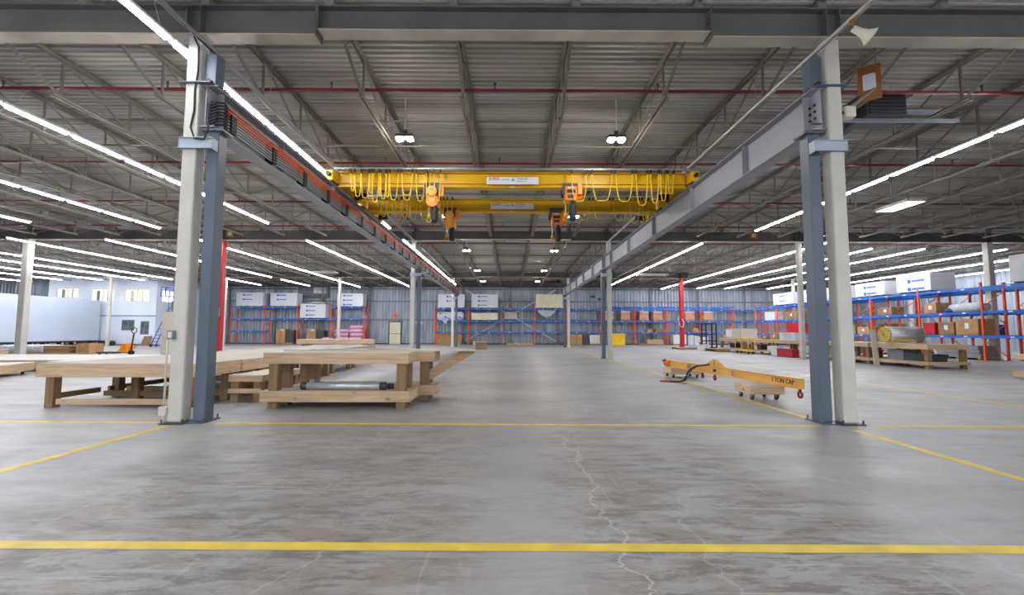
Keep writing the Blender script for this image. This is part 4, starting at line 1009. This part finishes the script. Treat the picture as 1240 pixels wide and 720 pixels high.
# left far rack floor goods
for x, w in ((-21.6, 'left'), (-18.75, 'right')):
    pallet(x+.35, 43.5, 0, 1.6, 1.0, 'pallet under the %s brown carton load, left far rack' % w)
    O = (x, 43.5, .14); t = thing('carton_load', '%s tall load of brown cartons standing in the left far rack' % w, 'load', O, 0, 'brown carton loads')
    m = MB(O)
    for k in range(4):
        for q in range(2): m.rbox(x-.42+q*.43, x-.01+q*.43, 43., 43.95, .14+k*.33, .14+k*.33+.325, .012)
    m.build('cartons', 'card', t); MB(O).box(x+.0, x+.3, 42.985, 42.997, 1.25, 1.42).build('shipping_sheet', 'wrap', t)
    carton(x+.5, x+1.2, 43.05, 43.9, .14, 1.3, 'dark wrapped load right of the %s brown carton load' % w, 'dkgrey', None, False, 'dark_load', 'load')
t = thing('blue_rack_beams', 'spare blue rack beams lying on the floor in the left far rack', 'beams', (-17.5, 43., 0))
for k in range(2): MB().rbox(-1.2, .5, -.06+k*.2, .06+k*.2, 0, .14, .01).build('spare_beam', 'rackblue', t)
# pink bags
for c, (x0, n) in enumerate(((-16.55, 4), (-15.2, 5))):
    for k in range(n):
        z = k*.36; dx = .08*math.sin(3*k+c)
        O = (x0+.6+dx, 43.4, z); t = thing('pink_bag', 'pink wrapped bag, %s from the floor in the %s stack' % (ORD[k], ('left', 'right')[c]), 'bag', O, 0, 'stacked pink bags')
        MB(O).pillow(x0+dx, x0+1.3+dx, 42.95, 43.85, z, z+.36, .3, 16, 6).build('sack', 'pink', t, True)
for k, (x, z) in enumerate(((-17.0, 0.), (-16.95, .34))):
    O = (x, 42.4, z); t = thing('pink_bag', 'slumped pink bag at the outer left foot of the pink stack, %s' % ('on the floor', 'upper one')[k], 'bag', O, 0, 'stacked pink bags')
    MB(O).pillow(x-.42, x+.42, 42.0, 42.82, z, z+.34, .4, 16, 6).build('sack', 'pink', t, True)
# wall fittings
d1 = struct(bpy.data.objects.new('door_1', None)); COL.objects.link(d1); d1.location = (-11.2, 44.36, 0)
MB().box(-.62, -.54, -.06, .04, 0, 2.2).box(.54, .62, -.06, .04, 0, 2.2).box(-.62, .62, -.06, .04, 2.12, 2.2).build('door_frame', 'dkgrey', d1)
MB().rbox(-.54, .54, -.04, .01, .01, 2.12, .01).build('door_leaf', 'cream', d1); MB().tube((.42, -.09, 1.), (.42, -.04, 1.), .03, 10).build('handle', 'steel', d1)
MB().box(-.54, .54, -.05, -.04, .98, 1.04).build('push_bar', 'grey', d1)
t = thing('orange_sign', 'small orange cross-shaped sign on the far wall above the door', 'sign', (-11.2, 44.33, 2.75))
MB().box(-.1, .1, -.03, 0, -.34, .34).box(-.28, .28, -.03, 0, -.1, .1).build('sign_plate', 'hoist', t); MB().cbox((0, -.032, 0), (.14, .006, .14)).build('centre', 'red_print', t)
t = thing('wall_box', 'small white box on the far wall right of the blue crane column', 'box', (-8.9, 44.33, 1.95)); MB().rbox(-.3, .3, -.14, .02, 0, .24, .02).build('case', 'wrap', t); MB().box(-.25, .25, -.146, -.14, .04, .1).build('cover_slot', 'grey', t)
for x, z, w in ((8.0, 4.55, 'left'), (8.75, 4.3, 'right')):
    t = thing('wall_camera', 'dark fitting on the far wall beside the right middle column, %s one' % w, 'fitting', (x, 44.33, z), 0, 'dark wall fittings')
    MB().rbox(-.22, .22, -.3, 0, 0, .2, .03).build('case', 'dkgrey', t); MB().bar((0, -.1, .2), (0, 0, .5), .05, .05).build('bracket', 'dkgrey', t)
w9 = struct(MB((-19.2, 44.38, 5.)).box(-20.7, -17.7, 44.34, 44.44, 4.45, 5.6).build('window_9', 'dkgrey'))
m = MB((-19.2, 44.38, 5.))
for k in range(9): m.box(-20.6, -17.8, 44.31, 44.36, 4.52+k*.115, 4.58+k*.115)
m.build('slats', 'grey', w9); MB((-19.2, 44.38, 5.)).box(-19.2, -18.0, 44.29, 44.31, 4.9, 5.5).build('pane', 'galv', w9)

# ------------------------------------------------------------------ right rack goods
foam(21.3, 22.3, 25.75, 27.95, 3.34, 4.2, 'white foam bundle on the right rack top, second from the white column', 2, 'x', lx=.46, h=.16, start=.28, pitch=.36)
foam(21.3, 22.6, 22.9, 24.95, 3.34, 4.3, 'largest-looking white foam bundle mid-way along the right rack top', 2, 'x', lx=.4, h=.17, start=.33, pitch=.42)
foam(21.3, 22.3, 34.2, 36.75, 3.34, 4.3, 'white foam bundle at the far end of the right rack top, with a yellow dot', 2, 'x', lx=.45, h=.13, start=.22, pitch=.4)
foam(21.3, 22.3, 30.9, 33.3, 3.34, 4.3, 'white foam bundle on the right rack top, seen just right of the white column', 2, 'x', lx=.5, h=.13, start=.22, pitch=.4)
foam(21.3, 22.3, 28.4, 30.4, 3.34, 4.2, 'white foam bundle hidden mostly behind the big right front column', 1, 'x', lx=.5, h=.13)
foam(21.3, 22.5, 17.0, 19.25, 3.34, 4.55, 'white foam bundle cut by the right frame edge', 0, 'x')
O = (21.85, 21.65, 2.23); t = thing('rolled_tarp', 'white rolled tarp with blue tips on the middle shelf of the right rack', 'roll', O)
MB(O).pillow(21.5, 22.2, 20.75, 22.45, 2.23, 2.68, .5, 18, 8).build('roll', 'plastic', t, True)
MB(O).pillow(21.45, 21.95, 22.1, 22.5, 2.23, 2.45, .6, 12, 6).build('blue_tip', 'blue', t, True)
G = 'cartons in the right rack'
carton(21.4, 22.2, 20.8, 21.85, 1.14, 1.9, 'large tan carton stack beneath the white rolled tarp', 'card', G)
carton(21.4, 22.2, 21.95, 22.75, 1.14, 1.78, 'brown carton with white label, left of the large tan carton stack', 'card2', G)
carton(21.4, 22.2, 22.8, 23.45, 2.23, 2.75, 'tan carton on the middle shelf, left of the rolled tarp', 'card', G)
carton(21.5, 22.2, 25.6, 26.5, 2.23, 2.68, 'brown rounded load on the middle shelf above the foil roll', 'card2', G)
carton(23.1, 23.9, 24.2, 25.2, 2.23, 2.8, 'tan carton in the rear rack row behind the foil roll', 'card', G)
carton(23.1, 23.9, 27.4, 28.6, 1.14, 1.8, 'brown carton in the rear rack row left of the foil roll', 'card2', G)
carton(21.5, 22.2, 34.0, 35.6, 2.23, 2.85, 'brown carton under the foam bundle with the yellow dot', 'card2', G)
carton(21.5, 22.2, 37.0, 38.4, 2.23, 2.95, 'white carton at the far end of the right rack middle shelf', 'wrap', G)
carton(21.5, 22.2, 27.3, 28.2, 1.14, 1.6, 'tan carton low in the rack beside the foil roll', 'card', G)
carton(21.5, 22.2, 28.4, 29.3, 1.14, 1.7, 'brown carton low in the rack left of the foil roll', 'card2', G)
carton(23.1, 23.9, 17.8, 19.8, 1.14, 1.62, 'flat brown carton in the rear rack row near the right edge', 'card2', G)
carton(23.1, 23.9, 17.9, 19.4, 2.23, 2.5, 'flat tan carton high in the rear rack row near the right edge', 'card', G)
def tote(x0, x1, y0, y1, z0, z1, mat, label, group=None):
    O = ((x0+x1)/2, (y0+y1)/2, z0); t = thing('plastic_tote', label, 'bin', O, 0, group)
    MB(O).rbox(x0+.02, x1-.02, y0+.02, y1-.02, z0, z1-.06, .03).build('tub', mat, t); MB(O).rbox(x0, x1, y0, y1, z1-.07, z1, .015).build('lid', mat, t)
tote(21.4, 22.2, 22.95, 23.6, 1.14, 1.75, 'red', 'red tote low in the right rack left of the brown carton', 'red totes')
tote(21.4, 22.2, 33.4, 35.3, 1.14, 1.95, 'red', 'long red tote in the far part of the right rack behind the white box', 'red totes')
tote(23.1, 23.7, 21.7, 22.6, 1.14, 1.65, 'blue', 'blue tote in the rear rack row beside the white column', None)
tote(23.1, 23.6, 19.9, 20.35, 1.14, 1.42, 'blue', 'small blue tote in the rear rack row near the right edge', None)
for i, (y0, y1, z, mt) in enumerate(((20.8, 22.9, .66, 'grey'), (24.0, 26.4, .6, 'grey'), (27.2, 29.6, .55, 'dkgrey'))):
    O = (21.9, (y0+y1)/2, .12); pallet(21.85, (y0+y1)/2, 0, .95, y1-y0, 'pallet under the %s metal stack on the floor of the right rack' % ('nearest', 'middle', 'farthest')[i], h=.12)
    t = thing('metal_stack', '%s stack of grey metal panels on the floor of the right rack' % ('nearest', 'middle', 'farthest')[i], 'stack', O, 0, 'metal stacks under the right rack')
    for k in range(3): MB(O).rbox(21.42, 22.28, y0+.05*k, y1-.08*k, .12+k*(z-.12)/3, .12+(k+1)*(z-.12)/3-.012, .01).build('panel_layer', mt, t)

# ------------------------------------------------------------------ right workbenches and what is on them
BG = 'long pine workbenches on the right'
def rbench(x0, x1, y0, y1, label, top=.85, legs=None):
    return table('workbench', label, x0, x1, y0, y1, top, .16, .15, .24, .1, long='y', inset=.039, cat='workbench', group=BG, legs=legs)
rbench(14.42, 15.86, 15.8, 18.3, 'long pine workbench carrying the silver foil roll')
rbench(14.4, 15.84, 18.4, 20.8, 'long pine workbench behind the big right front column')
rbench(14.25, 15.5, 22.35, 24.75, 'long pine workbench with the red bin beneath it')
rbench(14.25, 15.5, 24.85, 27.2, 'long pine workbench left of the red bin, below the white box')
rbench(14.0, 15.3, 27.5, 30.6, 'farthest long pine workbench, holding the large plywood crate')
t, O = table('workbench', 'low timber bench cut by the right frame edge', 13.95, 15.4, 11.2, 12.7, .68, .13, .16, .2, .14, inset=.039, cat='workbench', legs=[(14.15, 11.4), (14.35, 12.5), (15.2, 11.4), (15.2, 12.5)])
# silver foil roll
def roll(x0, x1, y, zc, r):
    O = ((x0+x1)/2, y, zc-r); t = thing('insulation_roll', 'large silver foil roll with yellow fibre ends lying on a workbench', 'roll', O)
    MB(O).tube((x0+.06, y, zc), (x1-.06, y, zc), r, 28).build('foil_wrap', 'foil', t, True)
    for a, b in ((x0, x0+.07), (x1-.07, x1)): 
        m = MB(O); m.tube((a, y, zc), (b, y, zc), r*.985, 28); e = m.build('fibre_end', 'fibre', t)
        MB(O).tube((a-.004, y, zc), (b+.004, y, zc), r*.16, 14).build('core', 'card2', e)
    MB(O).pillow(x0+.05, x1-.35, y-r-.12, y-r*.2, zc-r, zc-r+.14, .5, 16, 6).build('loose_fibre', 'fibre', t, True)
roll(14.2, 15.55, 17.35, 1.185, .3)
t = thing('upright_plank', 'pale plank standing upright in front of the foil roll and its workbench', 'plank', (14.33, 17.98, 0)); MB().add([(-.1, -.09, .0), (.1, -.09, 0), (.1, -.05, 0), (-.1, -.05, 0), (-.14, .0, 1.38), (.06, .0, 1.38), (.06, .04, 1.38), (-.14, .04, 1.38)], [(3, 2, 1, 0), (4, 5, 6, 7), (0, 1, 5, 4), (1, 2, 6, 5), (2, 3, 7, 6), (3, 0, 4, 7)]).build('plank', 'ply', t)
# things under and on the benches
tote(14.75, 15.2, 18.6, 19.2, .245, .55, 'red', 'red tote on the lower deck behind the big right column', 'red totes')
tote(14.55, 15.3, 15.95, 16.9, .245, .5, 'dkgrey', 'dark grey case on the lower deck of the foil roll bench', None)
carton(14.6, 15.3, 17., 17.7, .245, .62, 'grey box on the lower deck below the foil roll', 'grey', None, False, 'storage_box', 'box')
carton(14.0, 14.22, 23.95, 24.6, 0, .52, 'white tub standing before the bench left of the red bin', 'wrap', None, False, 'white_tub', 'tub')
O = (14.0, 23.2, 0); t = thing('red_bin', 'long red bin on the floor beside the white column', 'bin', O); MB(O).rbox(13.85, 14.2, 22.5, 23.8, 0, .42, .03).build('tub', 'red', t); MB(O).box(13.83, 14.22, 22.47, 23.83, .38, .42).build('rim', 'red', t)
O = (14.6, 23.6, .85); t = thing('white_box', 'white printed box standing on the bench above the red bin', 'box', O)
b = MB(O).rbox(14.35, 14.9, 23.0, 24.35, .852, 1.22, .01).build('carton', 'wrap', t); m = MB(O)
for k in range(4): m.box(14.346, 14.35, 23.3, 24.0, .93+k*.07, .945+k*.07)
m.build('print_lines', 'grey_print', b); MB(O).box(14.33, 14.92, 22.98, 24.37, 1.19, 1.24).build('lid', 'wrap', t)
carton(14.6, 15.1, 25.0, 25.6, .852, 1.2, 'tan carton on the bench left of the white printed box', 'card', None)
carton(14.5, 14.9, 25.8, 26.3, .852, 1.05, 'small tan carton near the yellow railing on the bench', 'card2', None)
t = thing('plywood_crate', 'large plywood crate with a white sheet on the farthest workbench', 'crate', (14.6, 29., .852))
MB().rbox(-.5, .5, -1.1, .9, 0, .62, .01).build('crate', 'ply', t); MB().box(-.51, -.5, .05, .85, .1, .55).build('white_sheet', 'white', t)
for y in (-1.05, .85): MB().box(-.52, -.5, y-.05, y+.05, 0, .62).build('corner_batten', 'pinez', t)
carton(14.2, 14.8, 30.05, 30.5, .852, 1.05, 'small tan carton at the far left of the farthest workbench', 'card', None)
# small clutter on the lower decks, one thing each
for i, (x, y, w, d_, h, mt, l) in enumerate(((14.5, 20.2, .5, .4, .3, 'grey', 'grey case on the lower deck behind the big column'), (14.6, 25.4, .4, .5, .25, 'wrap', 'white packet on the lower deck below the tan carton'), (14.6, 26.4, .5, .4, .3, 'dkgrey', 'dark case on the lower deck near the yellow railing'), (14.6, 28.2, .5, .6, .28, 'card', 'tan carton on the lower deck of the farthest bench'), (14.6, 29.6, .5, .6, .3, 'dkgrey', 'dark case on the lower deck of the farthest bench'))):
    carton(x-w/2, x+w/2, y-d_/2, y+d_/2, .245, .245+h, l, mt, None, False, 'storage_box', 'box')
# yellow rail trolley
O = (13.55, 26.6, 0); t = thing('yellow_trolley', 'yellow tubular rail trolley parked before the workbenches', 'trolley', (13.7, 27.35, 0))
m = MB(); X0, X1, Y0, Y1 = -.2, .12, -1.6, .05
m = MB()
for x in (-.25, .1):
    m.path([(x, -1.5, .16), (x, -1.5, .92), (x, .0, .92), (x, .0, .16)], .022, 8)
for y in (-1.5, -.75, 0.): m.tube((-.25, y, .92), (.1, y, .92), .02, 8); m.tube((-.25, y, .16), (.1, y, .16), .02, 8)
m.build('rail_frame', 'yellow', t, True); MB().box(-.25, .1, -1.5, 0, .17, .2).build('deck', 'yellow', t)
for x in (-.2, .05):
    for y in (-1.4, -.1): MB().tube((x-.02, y, .075), (x+.02, y, .075), .075, 14).build('wheel', 'black', t)
# black cart frame
t = thing('black_cart', 'tall black steel cart frame standing left of the farthest workbench', 'cart', (13.75, 31.6, 0))
m = MB()
for x in (-.35, .35):
    for y in (-.35, .35): m.box(x-.035, x+.035, y-.035, y+.035, .13, 1.85)
for z in (.2, .65, 1.1, 1.82):
    for y in (-.35, .35): m.box(-.35, .35, y-.03, y+.03, z-.03, z+.03)
    for x in (-.35, .35): m.box(x-.03, x+.03, -.35, .35, z-.03, z+.03)
m.build('cart_frame', 'black', t)
m = MB()
for z in (.45, .95, 1.4): m.path([(-.36, -.3, z), (-.75, -.3, z), (-.85, -.3, z+.12)], .03, 6)
m.build('arms', 'black', t)
for x in (-.3, .3):
    for y in (-.3, .3): MB().tube((x-.025, y, .07), (x+.025, y, .07), .07, 12).build('wheel', 'black', t)
pallet(12.7, 33.4, 0, 1.4, 1.2, 'empty pallet on the floor left of the black cart frame')
pallet(13.4, 29.6, 0, .9, 1.6, 'empty pallet on the floor before the farthest workbench', h=.2)
carton(12.95, 13.35, 30.55, 31., 0, .42, 'white carton on the floor by the black cart frame', 'wrap', None)

# ------------------------------------------------------------------ left: office block, trailer, floor goods
YO, XO = 38.8, -30.15
def wall_with_windows(name, x0, x1, z0, z1, y, wins, mat='office', th=.2):
    """wall in the XZ plane built from strips round its openings"""
    m = MB(); xs = sorted(set([x0, x1]+[v for w in wins for v in w[:2]])); 
    for a, b in zip(xs[:-1], xs[1:]):
        cuts = sorted([(w[2], w[3]) for w in wins if w[0] <= a+1e-6 and w[1] >= b-1e-6]); z = z0
        for c0, c1 in cuts: m.box(a, b, y, y+th, z, c0); z = c1
        m.box(a, b, y, y+th, z, z1)
    return struct(m.build(name, mat))
up = [(-32.9, -30.75, 3.72, 4.78), (-35.75, -33.75, 3.7, 4.8), (-38.7, -36.8, 3.98, 4.86)]
lo = [(-33.0, -31.9, 1.25, 2.15), (-31.4, -30.65, .9, 2.05)]
wall_with_windows('wall_office', -39.35, XO, 0, 6.1, YO, up+lo)
struct(MB().box(XO-.2, XO, YO+.2, 44.3, 0, 6.1).build('wall_office_side', 'office'))
struct(MB().box(-39.35, -39.15, YO+.2, 44.3, 0, 6.1).build('wall_office_left', 'office'))
struct(MB().box(-39.35, XO+.04, YO-.05, YO, 2.46, 2.54).build('trim_1', 'grey'))
struct(MB().box(-39.35, XO, YO-.02, YO, 0, .12).build('baseboard_office', 'grey'))
struct(MB().box(-39.1, XO-.25, YO+.25, 44.2, 2.6, 2.8).build('floor_upper', 'office'))
for i, (a, b, c0, c1) in enumerate(up+lo):
    cx, cz = (a+b)/2, (c0+c1)/2; w = struct(bpy.data.objects.new('window_%d' % (i+1), None)); COL.objects.link(w); w.location = (cx, YO+.06, cz); hw, hh = (b-a)/2, (c1-c0)/2
    m = MB()
    for q in ((-hw, hw, -hh, -hh+.06), (-hw, hw, hh-.06, hh), (-hw, -hw+.06, -hh+.06, hh-.06), (hw-.06, hw, -hh+.06, hh-.06), (-.03, .03, -hh+.06, hh-.06)):
        m.box(q[0], q[1], -.03, .08, q[2], q[3])
    m.build('window_frame', 'grey' if i > 2 else 'ivory', w)
    MB().box(-hw+.06, hw-.06, .03, .045, -hh+.06, hh-.06).build('pane', 'glass' if i > 2 else 'winlit', w)
    if i < 3:
        m = MB(); m.box(-hw*.55, -hw*.3, .0, .03, -hh+.06, hh*.7).box(hw*.35, hw*.42, .0, .03, -hh+.06, hh*.8); m.build('blind', 'grey' if i else 'ivory', w)
w = struct(MB((XO, 40.1, 4.2)).box(XO, XO+.05, 39.3, 41.0, 3.7, 4.75).build('window_6', 'white')); MB((XO, 40.1, 4.2)).box(XO+.05, XO+.06, 39.36, 40.94, 3.76, 4.69).build('pane', 'winday', w)
# blue rolling ladder by the office corner
t = thing('rolling_ladder', 'tall blue rolling ladder standing by the corner of the white office', 'ladder', (-26.9, 35.6, 0), R(8))
m = MB()
for y in (-.3, .3):
    m.path([(-.75, y, .12), (.35, y, 3.0)], .03, 8); m.path([(.6, y, .12), (.35, y, 3.0), (.35, y, 4.6)], .03, 8); m.path([(-.75, y, .12), (.6, y, .12)], .025, 8)
    m.path([(1.15, y, 3.0), (1.15, y, 4.6), (-.25, y, 4.6), (-.25, y, 3.9)], .03, 8); m.path([(.35, y, 3.0), (1.15, y, 3.0), (.5, y, 1.6)], .025, 8); m.path([(-.25, y, 3.9), (1.15, y, 3.9)], .022, 6); m.path([(.05, y, 3.9), (.05, y, 4.6)], .02, 6); m.path([(.75, y, 3.0), (.75, y, 4.6)], .02, 6)
for y in (-.3, .3): m.path([(-.3, y, 1.3), (.5, y, 1.4)], .022, 6)
m.build('ladder_frame', 'ladder', t, True)
m = MB()
for k in range(10):
    u = (k+1)/11; x = -.75+1.1*u; z = .12+2.88*u; m.box(x-.09, x+.09, -.29, .29, z-.015, z+.015)
m.box(.3, 1.18, -.3, .3, 2.97, 3.0); m.build('steps', 'ladder', t)
for x in (-.72, .57):
    for y in (-.34, .34): MB().tube((x, y-.03, .1), (x, y+.03, .1), .1, 14).build('wheel', 'black', t)
# white cabinet behind the left front column
t = thing('white_cabinet', 'tall narrow white cabinet half hidden by the left front column', 'cabinet', (-17.1, 23.0, 0))
MB().rbox(-.27, .27, -.25, .25, 0, 2.2, .01).build('body', 'beige', t); MB().rbox(-.25, .25, -.27, -.25, .08, 2.15, .006).build('door', 'ivory', t); MB().box(.17, .2, -.29, -.27, 1., 1.2).build('handle', 'grey', t)
MB().rbox(.05, .25, -.15, .15, 2.2, 2.75, .05).build('vent_cap', 'grey', t)
# trailer
t = thing('white_trailer', 'long white box trailer parked along the left wall', 'trailer', (-36., 31., 0))
MB().rbox(-1.4, 1.45, -7., 7.5, .42, 3.76, .03).build('box_body', 'trailer', t)
MB().box(1.3, 1.47, -7., 7.5, .36, .44).build('skirt_rail', 'dkgrey', t); MB().box(-1.2, 1.2, -6.8, 7.2, .3, .42).build('chassis', 'black', t)
for y in (-3.2, -2.2, -1.2, 4.6, 5.6):
    for x in (-1.15, 1.15): 
        wv = MB().tube((x-.12, y, .24), (x+.12, y, .24), .24, 20).build('wheel', 'black', t); MB().tube((x-.125, y, .24), (x+.125, y, .24), .1, 14).build('hub', 'white', wv)
t = thing('axle_trolley', 'low black two-wheel trolley at the rear end of the white trailer', 'trolley', (-34.0, 39.0, 0))
t.location = (-33.5, 37.9, 0); MB().rbox(-.9, .5, -.3, .3, .28, .42, .03).build('deck', 'dkgrey', t)
for x in (-.1, .45): MB().tube((x, -.3, .2), (x, .3, .2), .2, 18).build('wheel', 'black', t)
MB().bar((-.9, 0, .35), (-1.6, 0, .12), .08, .08).build('tow_bar', 'dkgrey', t)
# pallet jack
t = thing('pallet_jack', 'orange pallet jack with upright black handle, before the white office', 'pallet jack', (-20.35, 24.3, 0))
MB().add([(-.18, -.25, .12), (.2, -.25, .12), (.2, .25, .12), (-.18, .25, .12), (-.1, -.22, .5), (.18, -.22, .58), (.18, .22, .58), (-.1, .22, .5)], [(3, 2, 1, 0), (4, 5, 6, 7), (0, 1, 5, 4), (1, 2, 6, 5), (2, 3, 7, 6), (3, 0, 4, 7)]).build('pump_body', 'hoist', t)
for y in (-.2, .2): MB().rbox(-1.35, -.15, y-.08, y+.08, .06, .14, .01).build('fork', 'dkgrey', t); MB().tube((-1.2, y-.04, .045), (-1.2, y+.04, .045), .045, 12).build('fork_roller', 'black', t)
m = MB(); m.path([(.26, 0, .2), (.3, 0, .55), (.36, 0, 1.1)], .035, 8); m.path([(.36, 0, 1.1), (.36, -.15, 1.18), (.37, -.17, 1.36), (.37, 0, 1.4), (.37, .17, 1.36), (.36, .15, 1.18), (.36, 0, 1.1)], .022, 8); m.build('handle', 'black', t, True)
for y in (-.08, .08): MB().tube((.28, y-.03, .1), (.28, y+.03, .1), .1, 16).build('wheel', 'black', t)
# flat goods on the floor at left
t = thing('plastic_wrapped_stack', 'stack of panels under clear plastic on the floor, left of the cardboard', 'stack', (-25.9, 24.9, 0)); MB().rbox(-1.2, 1.15, -.6, .6, .08, .45, .04).build('panels', 'plastic', t); MB().pillow(-1.25, 1.2, -.66, .66, .06, .5, .25, 20, 6).build('plastic_wrap', 'plastic', t, True)
for x in (-.9, 0., .85): MB().box(x-.06, x+.06, -.6, .6, 0, .085).build('batten', 'pinex', t)
t = thing('lumber_stack', 'short lumber stack at the left frame edge on the floor', 'lumber', (-27.0, 22.6, 0))
for k in range(3): MB().rbox(-1.3, 2.0, -.3, .3, k*.11, k*.11+.1, .008).build('timber_layer', 'pinex', t)
t = thing('long_plank', 'long pale plank lying on the floor before the cardboard stack', 'plank', (-23.4, 23.5, 0)); MB().rbox(-2.3, 2.2, -.1, .1, 0, .09, .008).build('plank', 'pinex', t); MB().box(-2.3, 2.2, -.03, .03, .09, .1).build('plank_edge', 'postx', t)
t = thing('cardboard_stack', 'stack of flattened brown cardboard on the floor, left of the pallet jack', 'cardboard', (-23.9, 24.9, 0))
for k in range(5): MB().box(-.95+.06*math.sin(k*2.), .55+.08*math.cos(k*3.), -.55, .5, .0+k*.09, .085+k*.09).build('flat_carton', 'card' if k % 2 else 'card2', t)
t = carton(-23.1, -22.4, 24.4, 25.3, 0, .55, 'open brown carton at the right end of the cardboard stack', 'card', None)
t = thing('cardboard_sheet', 'single brown cardboard sheet leaning beside the pallet jack', 'cardboard', (-21.6, 25.6, 0)); MB().add([(-.5, 0, 0), (.3, 0, 0), (.45, .5, .42), (-.35, .5, .42), (-.5, .02, 0), (.3, .02, 0), (.45, .52, .42), (-.35, .52, .42)], [(0, 1, 2, 3), (7, 6, 5, 4), (0, 1, 5, 4), (1, 2, 6, 5), (2, 3, 7, 6), (3, 0, 4, 7)]).build('sheet', 'card', t)
t = thing('cardboard_sheet', 'brown cardboard sheet leaning on the white office wall', 'cardboard', (-30.6, 38.3, 0)); MB().add([(-.3, 0, 0), (.35, 0, 0), (.3, .42, .78), (-.35, .42, .78), (-.3, .03, 0), (.35, .03, 0), (.3, .45, .78), (-.35, .45, .78)], [(0, 1, 2, 3), (7, 6, 5, 4), (0, 1, 5, 4), (1, 2, 6, 5), (2, 3, 7, 6), (3, 0, 4, 7)]).build('sheet', 'card2', t)
t = thing('standing_broom', 'thin white broom standing against the office wall by the lower window', 'broom', (-31.75, 38.55, 0)); MB().tube((0, 0, .1), (0, .18, 1.7), .02, 8).build('handle', 'wrap', t); MB().rbox(-.2, .2, -.08, .08, 0, .12, .02).build('brush_head', 'black', t)
t = thing('red_control_box', 'grey and blue control box on the red column behind the left front column', 'box', (-13.72, 21.22, 1.55)); MB().rbox(-.12, .16, -.16, 0.04, .35, .8, .02).build('case', 'grey', t); MB().rbox(-.1, .1, -.2, .04, 0, .25, .03).build('lower_case', 'red', t); MB().tube((0, -.22, .12), (0, -.2, .12), .07, 14).build('blue_dial', 'blue', t)

# ------------------------------------------------------------------ light, view
w = bpy.data.worlds.new('world'); SC.world = w; w.use_nodes = True
w.node_tree.nodes['Background'].inputs[0].default_value = (.8, .85, .9, 1); w.node_tree.nodes['Background'].inputs[1].default_value = .3
SC.view_settings.view_transform = 'Standard'; SC.view_settings.look = 'None'; SC.view_settings.gamma = 1.; SC.view_settings.use_curve_mapping = False
SC.view_settings.exposure = 1.1
SC.cycles.use_denoising = True
SC.cycles.max_bounces = 10; SC.cycles.diffuse_bounces = 6
SC.cycles.sample_clamp_indirect = 6.
